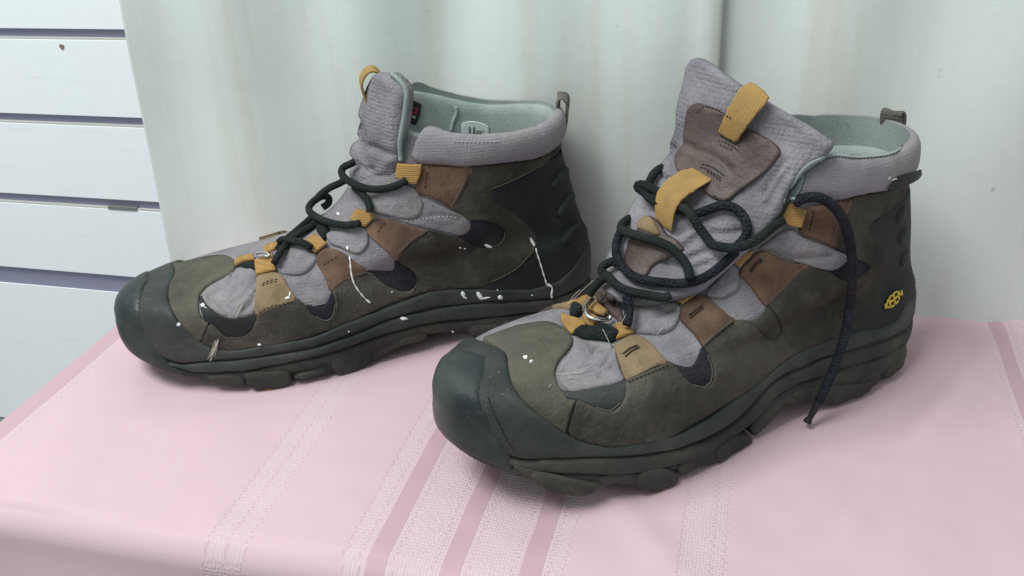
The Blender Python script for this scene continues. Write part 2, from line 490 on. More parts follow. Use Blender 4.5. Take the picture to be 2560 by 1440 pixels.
def strap(b, name, path, half, thick, mat, parent=None, axis=None):
    """a flat band swept along a 3-D path; axis = direction across the band"""
    P = np.asarray(path, float); n = len(P); ax = np.asarray(axis, float)
    T = np.gradient(P, axis=0); T /= np.linalg.norm(T, axis=1, keepdims=True)
    V = []; F = []
    prof = [(-1, -1), (-.86, -1), (.86, -1), (1, -1), (1, 1), (.86, 1), (-.86, 1), (-1, 1)]
    prof = [(-1, -.5), (-.9, -1), (0, -1.1), (.9, -1), (1, -.5), (1, .5), (.9, 1), (0, 1.1), (-.9, 1), (-1, .5)]
    k = len(prof)
    for i in range(n):
        a = ax - T[i] * (ax @ T[i]); a /= np.linalg.norm(a); w = np.cross(T[i], a)
        for u, v in prof: V.append(P[i] + a * half * u + w * thick / 2 * v)
    for i in range(n - 1):
        for j in range(k):
            F.append((i * k + j, i * k + (j + 1) % k, (i + 1) * k + (j + 1) % k, (i + 1) * k + j))
    F.append(tuple(range(k - 1, -1, -1))); F.append(tuple((n - 1) * k + j for j in range(k)))
    o = mesh_obj(name, V, F, mat, parent or b.root); register(b, V, F)
    return o
def paint(b, px, w, mat, thick=.0006, blobs=()):
    """a run of dried paint: a low ridge following the traced line on top of whatever it crosses"""
    if len(px) > 1:
        P = drape(b, px, .0001, 4.0, 1); n = len(P)
        tap = np.ones(n)
        tap = tap * (1 + .35 * np.sin(np.arange(n) * 1.3))
        for (f, s, wd) in blobs:
            tap += s * np.exp(-((np.arange(n) / max(1, n - 1) - f) / wd) ** 2)
        V, F = tube_mesh(P, w, 6, True, tap)
        return mesh_obj('paint_drip', V, F, mat, b.root)
def paint_blob(b, px, py, rx, ry, mat, ang=0.0, thick=.0007):
    k = 16; a = np.linspace(0, 2 * math.pi, k, endpoint=False)
    rr = 1 + RNG.uniform(-.22, .22, k)
    x = rx * np.cos(a) * rr; y = ry * np.sin(a) * rr; ca, sa = math.cos(ang), math.sin(ang)
    poly = [(px + u * ca - v * sa, py + u * sa + v * ca) for u, v in zip(x, y)]
    return panel(b, 'paint_spot', poly, mat, thick, 0.0001, r=max(1.5, min(rx, ry) * .8), res=max(2.5, min(rx, ry) * .6), bvh=b.allbvh, reg=False)
def text_on(b, name, s, origin, right, up, mat, height, parent=None, bvh=None, lift=.0005, bold=0.0):
    """lettering set on a surface: origin, right and up are traced points giving its baseline and height"""
    o3 = [b.cast(*q, bvh)[0] for q in (origin, right, up)]
    nn = b.cast(*origin, bvh)[1]
    X = o3[1] - o3[0]; Lx = np.linalg.norm(X); X /= Lx
    Z = np.cross(X, o3[2] - o3[0]); Z /= np.linalg.norm(Z)
    if Z @ (b.eye - o3[0]) < 0: Z = -Z
    Y = np.cross(Z, X)
    cu = bpy.data.curves.new(name, 'FONT'); cu.body = s; cu.size = 1.0; cu.extrude = 0.01; cu.offset = bold
    cu.materials.append(mat)
    o = bpy.data.objects.new(name, cu); COL.objects.link(o); o.parent = parent or b.root
    bpy.context.view_layer.update()
    wd = max(o.dimensions[0], .01); hgt = np.linalg.norm(o3[2] - o3[0])
    sx = Lx / wd; sy = hgt / .72
    M = Matrix([[X[i] * sx, Y[i] * sy, Z[i] * sy, o3[0][i] + Z[i] * lift] for i in range(3)] + [[0, 0, 0, 1]])
    bpy.context.view_layer.update()
    me = bpy.data.meshes.new_from_object(o.evaluated_get(bpy.context.evaluated_depsgraph_get()))
    bpy.data.objects.remove(o); bpy.data.curves.remove(cu)
    me.transform(M); o = bpy.data.objects.new(name, me); COL.objects.link(o); o.parent = parent or b.root
    return o
def ring_map(b, line, step=5.0):
    """where a traced line runs over the boot, as (angle round the ring, height in rings)"""
    if not hasattr(b, 'fine'):
        H = b.NH; near = b.rings[:, :H + 1]; K = len(near); kk = np.linspace(0, K - 1, (K - 1) * 6 + 1)
        i = np.minimum(kk.astype(int), K - 2); t = (kk - i)[:, None, None]
        b.fine = near[i] * (1 - t) + near[i + 1] * t; b.finek = kk
    phi = np.linspace(0, math.pi, b.NH + 1); out = []
    for x, y in densify(line, step):
        d_ = b.ray(x, y); loc, nor, _, _ = b.bvh.ray_cast(Vector(b.eye), Vector(d_))
        if loc is None or loc[1] < -.002: continue
        P = np.array(loc)
        d = ((b.fine - P) ** 2).sum(2); k, j = np.unravel_index(d.argmin(), d.shape)
        j0, j1 = max(j - 1, 0), min(j + 1, b.NH); tg_ = b.fine[k, j1] - b.fine[k, j0]
        df = ((P - b.fine[k, j]) @ tg_) / max(tg_ @ tg_, 1e-12) * (j1 - j0) * phi[1]
        out.append((phi[j] + np.clip(df, -phi[1], phi[1]), b.finek[k]))
    return np.array(out)
def ring_point(b, k, ang):
    i = int(min(max(k, 0), len(b.rings) - 1.001)); t = k - i
    rg = b.rings[i] * (1 - t) + b.rings[i + 1] * t; n = len(rg)
    u = (ang / (2 * math.pi) * n) % n; a = int(u); f = u - a
    return rg[a % n] * (1 - f) + rg[(a + 1) % n] * f
def wrap_grid(b, name, ANG, KK, mat, thick, r, base=0.0, closed=False, back=None, puff=0.0, wr=.0004, vtop=True, parent=None):
    """a sheet following the boot on a grid of (angle, ring) positions"""
    na, nv_ = KK.shape
    G = np.array([[ring_point(b, KK[a, c], ANG[a, c]) for c in range(nv_)] for a in range(na)])
    def grad(X, ax):
        if closed and ax == 0: return np.roll(X, -1, 0) - np.roll(X, 1, 0)
        return np.gradient(X, axis=ax)
    n = np.cross(grad(G, 0), grad(G, 1)); n /= np.maximum(np.linalg.norm(n, axis=2, keepdims=True), 1e-9)
    cen = b.rings[b.n_sole:b.n_rim].reshape(-1, 3).mean(0)
    ref = G - cen; ref[:, :, 2] *= .2; fl = (ref * n).sum(2) < 0
    if fl.mean() > .5: n = -n
    vl = np.linalg.norm(np.diff(G, axis=1), axis=2); va = np.concatenate([np.zeros((na, 1)), np.cumsum(vl, 1)], 1)
    dd = np.minimum(va, va[:, -1:] - va)
    if not closed:
        hl = np.linalg.norm(np.diff(G, axis=0), axis=2); ha = np.concatenate([np.zeros((1, nv_)), np.cumsum(hl, 0)], 0)
        dd = np.minimum(dd, np.minimum(ha, ha[-1:] - ha))
    e = np.clip(dd / r, 0, 1); h = thick * (.15 + .85 * np.sqrt(1 - (1 - e) ** 2)) + puff * (1 - np.exp(-dd / .006))
    hn = np.array([[wob(G[a, c], 45, 2) for c in range(nv_)] for a in range(na)]) * wr
    V = (G + n * (base + h + hn * e)[..., None]).reshape(-1, 3); Vb = (G + n * (base - .0008)).reshape(-1, 3)
    F = []; N_ = n.reshape(-1, 3); fm = []
    for a in range(na if closed else na - 1):
        a2 = (a + 1) % na
        for c in range(nv_ - 1):
            f = (a * nv_ + c, a2 * nv_ + c, a2 * nv_ + c + 1, a * nv_ + c + 1)
            v0, v1, v3 = V[f[0]], V[f[1]], V[f[2]]
            F.append(f if np.cross(v1 - v0, v3 - v0) @ N_[f[0]] > 0 else tuple(reversed(f)))
    nv = len(V); fm = [0] * len(F)
    cnt = {(f[i], f[(i + 1) % 4]) for f in F for i in range(4)}
    S = [(q, p, p + nv, q + nv) for (p, q) in cnt if (q, p) not in cnt]
    FF = F + S; fm += [0] * len(S); mats = [mat]
    if back is not None:
        FF += [tuple(x + nv for x in reversed(f)) for f in F]; fm += [1] * len(F); mats = [mat, back]
    A_ = np.vstack([V, Vb]); o = mesh_obj(name, A_, FF, mat, parent or b.root, mats=mats, fmats=fm); register(b, A_, FF)
    return o
def smooth_fit(x, xs, ys, w):
    W = np.exp(-((x[:, None] - xs[None]) / w) ** 2) + 1e-12
    y = (W * ys).sum(1) / W.sum(1)
    lo, hi = xs.min(), xs.max()
    return y
def wrap_band(b, name, top, bot, mat, thick, r=.003, f0=0.0, f1=math.pi, na=150, nv=9, w=.035, kmin=None, **kw):
    """a band right round the boot between two traced lines (mirrored to the unseen side)"""
    T = top if isinstance(top, np.ndarray) else ring_map(b, top)
    B = bot if isinstance(bot, np.ndarray) else ring_map(b, bot)
    full = f1 >= math.pi - .001
    half = np.linspace(0, f1, na)
    kt = smooth_fit(half, T[:, 0], T[:, 1], w); kb = smooth_fit(half, B[:, 0], B[:, 1], w)
    for arr, Q in ((kt, T), (kb, B)):                     # hold the ends level beyond the traced stretch
        arr[half < Q[:, 0].min()] = np.interp(Q[:, 0].min(), half, arr); arr[half > Q[:, 0].max()] = np.interp(Q[:, 0].max(), half, arr)
    if kmin is not None: kb = np.maximum(kb, kmin)
    kt = np.maximum(kt, kb + .15)
    if full: ang = np.r_[half, 2 * math.pi - half[-2:0:-1]]; KT = np.r_[kt, kt[-2:0:-1]]; KB = np.r_[kb, kb[-2:0:-1]]
    else: ang = np.r_[-half[::-1], half[1:]]; KT = np.r_[kt[::-1], kt[1:]]; KB = np.r_[kb[::-1], kb[1:]]
    v = np.linspace(0, 1, nv); v = .5 - .5 * np.cos(math.pi * v)
    KK = KB[:, None] + (KT - KB)[:, None] * v[None]
    return wrap_grid(b, name, np.repeat(ang[:, None], nv, 1), KK, mat, thick, r, closed=full, **kw)
def wrap_cap(b, name, line, mat, thick, r=.006, heel=False, nk=44, NC=61, kmin=1.0, base=0.0, under=0.0, **kw):
    """a cup round the toe (or heel): everything beyond a traced edge line, mirrored to the far side"""
    Q = ring_map(b, line); k1 = Q[:, 1].max(); k0 = kmin if heel else max(Q[:, 1].min(), kmin)
    kk = np.linspace(k0, k1, nk); fb = smooth_fit(kk, Q[:, 1], Q[:, 0], .7) + under
    if heel: fb[kk < Q[:, 1].min()] = np.interp(Q[:, 1].min(), kk, fb)
    q = np.clip((kk - (k1 - 2)) / 2, 0, 1); end = .03 if heel else math.pi - .02
    fb = fb + (end - fb) * q ** 2
    lo = -fb if heel else fb; hi = fb if heel else 2 * math.pi - fb
    ANG = lo[:, None] + (hi - lo)[:, None] * np.linspace(0, 1, NC)[None]
    return wrap_grid(b, name, ANG, np.repeat(kk[:, None], NC, 1), mat, thick, r, base=base, **kw)
# ------------------------------------------------------------------ boot materials
M_FABRIC = cloth_mat('lilac_grey_mesh_fabric', srgb(122, 119, 124), srgb(152, 147, 151), 45, 900, .95, .45, .0004, dirt=srgb(112, 106, 100), dirt_amt=.6, weave=620, wrinkle=.4)
M_TONGUE = cloth_mat('tongue_fabric', srgb(114, 111, 118), srgb(147, 142, 149), 30, 900, .95, .5, .0006, dirt=srgb(104, 100, 98), dirt_amt=.6, weave=420, wrinkle=.45)
M_COLLAR = cloth_mat('collar_fabric', srgb(138, 132, 138), srgb(154, 148, 152), 40, 1000, .95, .4, .0004, dirt=srgb(124, 118, 114), dirt_amt=.4, weave=520)
M_LINING = cloth_mat('mint_lining', srgb(138, 149, 146), srgb(157, 167, 163), 40, 1200, .95, .35, .0004, weave=800)
M_LEATHER = cloth_mat('brown_nubuck', srgb(52, 50, 46), srgb(74, 71, 65), 22, 700, .95, .8, .0005, dirt=srgb(98, 92, 80), dirt_amt=.5, wrinkle=.4, spec=.1, dust=srgb(104, 101, 93))
M_VAMP = cloth_mat('olive_nubuck', srgb(71, 69, 62), srgb(92, 90, 81), 22, 700, .95, .7, .0005, dirt=srgb(112, 107, 94), dirt_amt=.45, wrinkle=.25, spec=.1, dust=srgb(116, 111, 98))
M_RUBBER = cloth_mat('dark_green_rubber', srgb(38, 43, 43), srgb(60, 64, 61), 26, 600, .62, .4, .0004, dirt=srgb(84, 84, 75), dirt_amt=.5, fleck=.25, spec=.35, scuff=srgb(92, 94, 86))
M_CAP = cloth_mat('toe_cap_rubber', srgb(31, 38, 40), srgb(54, 63, 62), 20, 600, .5, .3, .0003, dirt=srgb(80, 82, 75), dirt_amt=.4, fleck=.25, spec=.4, scuff=srgb(92, 98, 92))
M_SOLE = cloth_mat('dusty_sole_rubber', srgb(46, 48, 45), srgb(68, 68, 62), 26, 600, .8, .4, .0003, dirt=srgb(92, 90, 80), dirt_amt=.6, spec=.25, scuff=srgb(104, 100, 90), wrinkle=.2)
M_COUNTER = cloth_mat('black_heel_rubber', srgb(26, 30, 32), srgb(36, 40, 42), 40, 900, .7, .4, .0003, dirt=srgb(62, 62, 56), dirt_amt=.35, spec=.35)
M_DARKMESH = cloth_mat('black_mesh', srgb(34, 34, 40), srgb(46, 46, 52), 60, 900, .9, .6, .0005, weave=480, dirt=srgb(70, 68, 60), dirt_amt=.3)
M_TAB = cloth_mat('tan_leather', srgb(86, 66, 55), srgb(118, 93, 75), 60, 700, .8, .5, .0004, dirt=srgb(84, 68, 58), dirt_amt=.8, wrinkle=.3, spec=.2)
M_TABPALE = cloth_mat('worn_pale_leather', srgb(122, 104, 80), srgb(142, 122, 96), 50, 700, .85, .5, .0004, dirt=srgb(98, 82, 64), dirt_amt=.7, wrinkle=.3, spec=.15)
M_PATCH = cloth_mat('tongue_patch_leather', srgb(66, 54, 52), srgb(96, 81, 76), 26, 700, .55, .4, .0003, dirt=srgb(64, 50, 44), dirt_amt=.8, wrinkle=.3, spec=.4)
M_LACE = cloth_mat('black_lace', srgb(27, 32, 32), srgb(39, 44, 43), 60, 900, .9, .8, .0006, weave=700, fleck=.1)
M_LACE2 = cloth_mat('navy_braided_lace', srgb(26, 29, 37), srgb(42, 47, 53), 80, 700, .9, 1.0, .0010, weave=520)
M_EDGE = plain_mat('cut_leather_edge', srgb(90, 84, 74), .9)
M_STITCH = plain_mat('stitching_thread', srgb(62, 52, 44), .9)
M_STITCHD = plain_mat('dark_thread', srgb(34, 34, 36), .9)
M_STITCHL = plain_mat('pale_thread', srgb(196, 196, 192), .9)
M_PAINT = plain_mat('white_paint', srgb(226, 228, 226), .55)
M_METAL = plain_mat('steel_ring', (.72, .72, .72), .22, 1.0)
M_TAGBLK = plain_mat('black_satin_label', srgb(28, 26, 32), .6)
M_RED = plain_mat('red_print', srgb(150, 44, 54), .8)
M_WHITEPRINT = plain_mat('white_print', srgb(196, 198, 200), .8)
M_BLACKPRINT = plain_mat('black_print', srgb(38, 44, 46), .8)
M_LABELGREY = cloth_mat('size_label', srgb(176, 188, 184), srgb(190, 200, 196), 60, 900, .9, .2, .0002)
M_LOGO = plain_mat('yellow_logo', srgb(196, 168, 58), .8)
M_ORANGE = plain_mat('orange_foam', srgb(196, 128, 50), .9)
M_HAIR = plain_mat('pale_hair', srgb(190, 186, 170), .8)
def web_mat(name, c1, c2, ax):
    """ribbed webbing: fine ribs run along the strap"""
    mt, nt, b = new_mat(name); co = coords(nt)
    w = N(nt, 'ShaderNodeTexWave', Scale=240.0, Distortion=1.0, Detail=1.0); w.bands_direction = ax
    nt.links.new(co, w.inputs['Vector'])
    v = N(nt, 'ShaderNodeTexVoronoi', Scale=520.0); nt.links.new(co, v.inputs['Vector'])
    col = mix(nt, noise_fac(nt, co, 60, 4), c1, c2)
    col = mix(nt, math_(nt, 'MULTIPLY', w.outputs['Fac'], .35), col, srgb(120, 90, 44))
    col = mix(nt, math_(nt, 'MULTIPLY', noise_fac(nt, co, 90, 5, .5, .7), .5), col, srgb(138, 116, 74))
    nt.links.new(col, b.inputs['Base Color']); b.inputs['Roughness'].default_value = .9; b.inputs['Specular IOR Level'].default_value = .2
    bump(nt, b, math_(nt, 'ADD', w.outputs['Fac'], math_(nt, 'MULTIPLY', v.outputs['Distance'], 1.0)), .4, .0004)
    return mt
M_WEB = web_mat('mustard_webbing', srgb(172, 134, 80), srgb(150, 120, 76), 'Z')
M_WEBL = web_mat('mustard_strap', srgb(176, 141, 86), srgb(154, 126, 82), 'Y')
M_PULL = cloth_mat('taupe_pull_tab', srgb(92, 88, 82), srgb(112, 108, 100), 60, 700, .9, .6, .0005, weave=500)

# ------------------------------------------------------------------ shared boot structure
def start_boot(spec, name, label, group):
    b = Boot(*spec); b.pool = []
    e = bpy.data.objects.new(name, None); COL.objects.link(e); e.empty_display_size = .05
    e.location = tuple(b.O); e.rotation_euler = (0, 0, math.radians(180 + b.theta))
    tag(e, label, 'boot', group); b.root = e
    nr = b.NR; ns = b.n_sole
    # sole core: closed underneath
    k1 = ns + 2; V = b.rings[:k1].reshape(-1, 3); F = []
    for k in range(k1 - 1):
        for j in range(nr): F.append((k * nr + j, k * nr + (j + 1) % nr, (k + 1) * nr + (j + 1) % nr, (k + 1) * nr + j))
    H = b.NH; tot = 2 * H
    F.append((0, 1, tot - 1))
    for j in range(1, H - 1): F.append((j, j + 1, tot - j - 1, tot - j))
    F.append((H - 1, H, H + 1))
    mesh_obj('midsole', V, F, M_RUBBER, e); register(b, V, F)
    # fabric upper up to the rim
    V = b.rings[ns:b.n_rim].reshape(-1, 3).copy(); F = []
    for k in range(b.n_rim - ns - 1):
        for j in range(nr): F.append((k * nr + j, k * nr + (j + 1) % nr, (k + 1) * nr + (j + 1) % nr, (k + 1) * nr + j))
    mesh_obj('upper', V, F, M_FABRIC, e); register(b, V, F)
    # lining: rim rolled over, walls inside, footbed below
    rows = []
    top = b.rings[b.n_rim - 1]; c = top.mean(0)
    def shrink(rg, d, dz):
        c = rg.mean(0); q = rg - c; l = np.linalg.norm(q[:, :2], axis=1, keepdims=True)
        o = rg.copy(); o[:, :2] = c[:2] + q[:, :2] * np.maximum(0.2, (1 - d / np.maximum(l, 1e-5))); o[:, 2] += dz
        return o
    rows.append(top.copy()); rows.append(shrink(top, .0015, .0016)); rows.append(shrink(top, .0035, .0014)); rows.append(shrink(top, .0048, -.001))
    for k in range(b.n_rim - 2, ns + 9, -1): rows.append(shrink(b.rings[k], .0055 + .003 * min(1, (b.n_rim - k) / 12), -.004 * min(1, (b.n_rim - k) / 12)))
    for f in (.6, .25, .02):
        rg = shrink(b.rings[ns + 10], .0095, -.004); cc = rg.mean(0); o = cc + (rg - cc) * f; o[:, 2] -= .012; rows.append(o)
    R = np.array(rows); V = R.reshape(-1, 3); F = []
    for k in range(len(R) - 1):
        for j in range(nr): F.append((k * nr + j, k * nr + (j + 1) % nr, (k + 1) * nr + (j + 1) % nr, (k + 1) * nr + j))
    mesh_obj('lining', V, F, M_LINING, e)
    b.linbvh = BVHTree.FromPolygons([tuple(v) for v in V], F)
    register(b, V, F)
    return b
def lug(b, x0, x1, z1=.006, inset=.024, out=None, yo=None, both=True):
    """one block of the tread: rounded, following the sole edge, down to the table"""
    nx = 13
    for sgn in ((1, -1) if both else (1,)):
        V = []; F = []
        for i in range(nx):
            t = i / (nx - 1); e = max(0, 1 - abs(2 * t - 1) ** 5) ** .5; x = x0 + (x1 - x0) * t
            y1 = float(foot_outline(np.array([np.clip(x / L, .004, .996)]))[0]) * .97
            y1 = (y1 + .0015 if yo is None else yo[0] + (yo[1] - yo[0]) * t) - .004 * (1 - e); yi = max(y1 - inset, -.002)
            zz = float(b.zbot(np.array([x]))[0]) + z1 * (.6 + .4 * e)
            q = np.clip((x - .17) / .14, 0, 1); zz += b.c['lift'] * q * q * (3 - 2 * q)
            zb = .0008 + (1 - e) * .003
            ring = [(yi, zz), (y1 - .004, zz + .0008), (y1 - .001, zz - .0006), (y1, zz - .002), (y1 + .0003, (zz + zb) * .5), (y1 - .0006, zb + .0022), (y1 - .002, zb + .0006), (y1 - .005, zb), (yi, zb)]
            k = len(ring); V += [(x + .0008 * wob((x, y, z), 130), sgn * (y + .0008 * wob((x, y, z), 160, 3)), max(.0004, z + .0005 * wob((x, y, z), 200, 5))) for y, z in ring]
        for i in range(nx - 1):
            for j in range(k):
                q = (i * k + j, i * k + (j + 1) % k, (i + 1) * k + (j + 1) % k, (i + 1) * k + j)
                F.append(q if sgn < 0 else tuple(reversed(q)))
        f0 = tuple(range(k)); f1 = tuple((nx - 1) * k + j for j in range(k - 1, -1, -1))
        F.append(f0 if sgn > 0 else tuple(reversed(f0))); F.append(f1 if sgn > 0 else tuple(reversed(f1)))
        o = mesh_obj('tread_lug', V, F, M_SOLE, b.root)
        register(b, V, F)
    return o
def tread_block(b, line, out=.0034, depth=.024):
    """a lug whose side outline was traced: stands proud of the sole edge, runs in under the sole and rests on the table"""
    D = catmull(np.array(line, float), max(28, len(line) * 5), True); P = []
    for x_, y_ in D:
        y = .05
        for _ in range(12):
            q = b.pick(x_, y_, y); y = float(foot_outline(np.array([np.clip(q[0] / L, .01, .985)]))[0]) * .957 + out
        P.append((q[0], y, max(q[2], -.0016)))
    P = np.array(P); n = len(P); c = P.mean(0)
    def loop(f, dy): o = c + (P - c) * [f, 1, f]; o[:, 1] = np.array([foot_outline(np.array([np.clip(v / L, .01, .985)]))[0] for v in o[:, 0]]) * .957 + out + dy; o[:, 2] = np.maximum(o[:, 2], -.0016); return o
    rows = [loop(.30, .0006), loop(.70, .0005), loop(.90, .0001), loop(.975, -.0007), loop(1.0, -.0022), loop(1.0, -depth * .5), loop(.96, -depth)]
    R = np.array(rows)
    for a in range(R.shape[0]):
        for k in range(n): R[a, k] += np.array([0, wob(R[a, k], 150), 0]) * .0006
    V = R.reshape(-1, 3); F = [tuple(range(n - 1, -1, -1))]
    for a in range(len(rows) - 1):
        for k in range(n): F.append((a * n + k, a * n + (k + 1) % n, (a + 1) * n + (k + 1) % n, (a + 1) * n + k))
    F.append(tuple((len(rows) - 1) * n + k for k in range(n)))
    area = (P[:, 0] * np.roll(P[:, 2], -1) - P[:, 2] * np.roll(P[:, 0], -1)).sum()
    if area > 0: F = [tuple(reversed(f)) for f in F]
    mesh_obj('tread_lug', V, F, M_SOLE, b.root); register(b, V, F)
    W = V.copy(); W[:, 1] *= -1; G = [tuple(reversed(f)) for f in F]
    mesh_obj('tread_lug', W, G, M_SOLE, b.root); register(b, W, G)
def crease_pair(b, tab, px_list, mat=None):
    for px in px_list: stitches(b, 'stitching', px, mat or M_STITCH, tab, .0002, .0005, 40, 3)
# ------------------------------------------------------------------ setting: cloth-covered table, curtain, slat wall
def smooth01(x): x = np.clip(x, 0, 1); return x * x * (3 - 2 * x)
def cloth_pink():
    mt, nt, bs = new_mat('pink_damask_cloth')
    co = coords(nt)
    sp = N(nt, 'ShaderNodeSeparateXYZ'); nt.links.new(co, sp.inputs[0]); X, Y, Z = sp.outputs
    base = srgb(208, 179, 185); dark = srgb(192, 160, 168); pale = srgb(211, 188, 193)
    dd = math_(nt, 'SUBTRACT', Y, Z)                       # runs on over the front fold
    def band(a, c, soft=.0003):
        r1 = N(nt, 'ShaderNodeMapRange'); r1.inputs['From Min'].default_value = a - soft; r1.inputs['From Max'].default_value = a + soft; nt.links.new(X, r1.inputs['Value'])
        r2 = N(nt, 'ShaderNodeMapRange'); r2.inputs['From Min'].default_value = c - soft; r2.inputs['From Max'].default_value = c + soft; nt.links.new(X, r2.inputs['Value'])
        return math_(nt, 'SUBTRACT', r1.outputs[0], r2.outputs[0])
    def addm(l):
        o = l[0]
        for x in l[1:]: o = math_(nt, 'ADD', o, x)
        return o
    tex = addm([band(-.2547, -.2318), band(-.1805, -.1675), band(-.157, -.130), band(-.1198, -.092), band(-.0815, -.0705), band(-.019, .0035), band(.1577, .1615), band(.1705, .198), band(-.4223, -.4175)])
    drk = addm([band(-.1675, -.157), band(-.130, -.1198), band(-.092, -.0815), band(.1615, .1705), band(-.46, -.4223)])
    # woven texture: little slanted floats
    mp = N(nt, 'ShaderNodeCombineXYZ'); nt.links.new(math_(nt, 'MULTIPLY', X, 1.0), mp.inputs[0]); nt.links.new(math_(nt, 'MULTIPLY', dd, .75), mp.inputs[1])
    br = N(nt, 'ShaderNodeTexVoronoi', Scale=620.0); br.inputs['Randomness'].default_value = .35; nt.links.new(mp.outputs[0], br.inputs['Vector'])
    fl = N(nt, 'ShaderNodeMapRange'); fl.inputs['From Min'].default_value = .2; fl.inputs['From Max'].default_value = .62; nt.links.new(br.outputs['Distance'], fl.inputs['Value'])
    # chain motif along stripe borders: dashes meandering beside the line
    chs = []
    for cx_ in (-.2540, -.2430, -.2325, -.1798, -.1712, -.1535, -.1335, -.1165, -.0952, -.0785, -.0712, -.0182, -.0034, .0028, .1585, .174, -.4180):
        wv = math_(nt, 'MULTIPLY', math_(nt, 'SINE', math_(nt, 'MULTIPLY', dd, 1150.0)), .0009)
        d = math_(nt, 'ABSOLUTE', math_(nt, 'SUBTRACT', math_(nt, 'ADD', X, wv), cx_))
        r = N(nt, 'ShaderNodeMapRange'); r.inputs['From Min'].default_value = .0003; r.inputs['From Max'].default_value = .0007; r.inputs['To Min'].default_value = 1; r.inputs['To Max'].default_value = 0
        nt.links.new(d, r.inputs['Value']); chs.append(r.outputs[0])
    ch = addm(chs)
    gap = N(nt, 'ShaderNodeMapRange'); gap.inputs['From Min'].default_value = -.3; gap.inputs['From Max'].default_value = .3
    nt.links.new(math_(nt, 'SINE', math_(nt, 'MULTIPLY', dd, 2300.0)), gap.inputs['Value'])
    ch = math_(nt, 'MULTIPLY', ch, gap.outputs[0])
    n1 = noise_fac(nt, co, 7, 4, .3, .7)
    col = mix(nt, math_(nt, 'MULTIPLY', n1, .5), base, srgb(203, 175, 183))
    col = mix(nt, tex, col, pale)
    col = mix(nt, math_(nt, 'MULTIPLY', math_(nt, 'MULTIPLY', fl.outputs[0], tex), .42), col, srgb(198, 166, 174))
    col = mix(nt, drk, col, dark)
    col = mix(nt, math_(nt, 'MULTIPLY', ch, .5), col, srgb(190, 154, 162))
    st = noise_fac(nt, co, 28, 5, .70, .80)
    col = mix(nt, math_(nt, 'MULTIPLY', st, .25), col, srgb(150, 132, 136))
    nt.links.new(col, bs.inputs['Base Color'])
    rr = mix(nt, drk, (.8, .8, .8), (.55, .55, .55)); nt.links.new(rr, bs.inputs['Roughness'])
    bs.inputs['Specular IOR Level'].default_value = .25
    wv2 = N(nt, 'ShaderNodeTexNoise', Scale=1500.0); nt.links.new(co, wv2.inputs['Vector'])
    h1 = math_(nt, 'ADD', math_(nt, 'MULTIPLY', wv2.outputs['Fac'], .5), math_(nt, 'MULTIPLY', math_(nt, 'MULTIPLY', fl.outputs[0], tex), -1.3))
    h1 = math_(nt, 'ADD', h1, math_(nt, 'MULTIPLY', ch, -1.0))
    bump(nt, bs, h1, .4, .0005)
    return mt
M_CLOTH = cloth_pink()
# cloth: flat on the table, rolled over the front and left edges, hanging to the floor
FR, RAD, LEFT = .300, .016, -.4325
xs = np.concatenate([np.linspace(LEFT, -.40, 12), np.linspace(-.398, .62, 300)])
arc = np.linspace(0, math.pi / 2, 12)
prof = [(y, 0.0) for y in np.linspace(.80, FR + RAD, 150)] + [(FR + RAD - RAD * math.sin(a), -RAD + RAD * math.cos(a)) for a in arc[1:]] + [(FR, -RAD - q) for q in np.linspace(.004, .30, 60)]
V = []; nyp = len(prof)
for (y, z) in prof:
    for x in xs:
        hang = smooth01(np.array([(-z - .01) / .08]))[0]
        w = .0020 * wob((x, y, 0), 9) + .0017 * wob((x + 3, y * .5, 0), 22, 4) + .0006 * wob((x, y, 2), 55)
        fold = .0028 * math.exp(-((x - .06 - .55 * (y - .38)) / .012) ** 2) + .0024 * math.exp(-((x + .17 + .8 * (y - .52)) / .014) ** 2) + .0020 * math.exp(-((x - .10 - .2 * (y - .40)) / .02) ** 2)
        wy = hang * .012 * math.sin(x * 16 + .6) + .002 * wob((x, y, 0), 6)
        flat = 0 if z < -.001 else float(smooth01(np.array([(x - LEFT) / .03]))[0])
        for (ox, oy, th_) in ((-.116, .584, 26.0), (.097, .561, 38.0)):      # the boots' weight presses the cloth down a little
            ct, st = math.cos(math.radians(th_)), math.sin(math.radians(th_)); lx = -(x - ox) * ct - (y - oy) * st; ly = (x - ox) * st - (y - oy) * ct
            e_ = max(0, 1 - max(0, abs(lx - .145) - .13) / .03) * max(0, 1 - max(0, abs(ly) - .05) / .03); w = w * (1 - e_) - .0024 * e_ * e_ * (3 - 2 * e_)
            fold_s = e_
        sag_front = -.004 * smooth01(np.array([(x + .33) / .3]))[0] * 0
        V.append((x, y - wy * (1 if z < -.001 else 0) - (.004 * smooth01(np.array([(x + .43) / .2]))[0] * (1 if z < -.001 else 0)) * 0, z + (w + fold) * flat))
nx = len(xs); F = [(i * nx + j, (i + 1) * nx + j, (i + 1) * nx + j + 1, i * nx + j + 1) for i in range(nyp - 1) for j in range(nx - 1)]
cl = mesh_obj('tablecloth', V, F, M_CLOTH)
tag(cl, 'pink striped damask tablecloth under both boots', 'tablecloth')
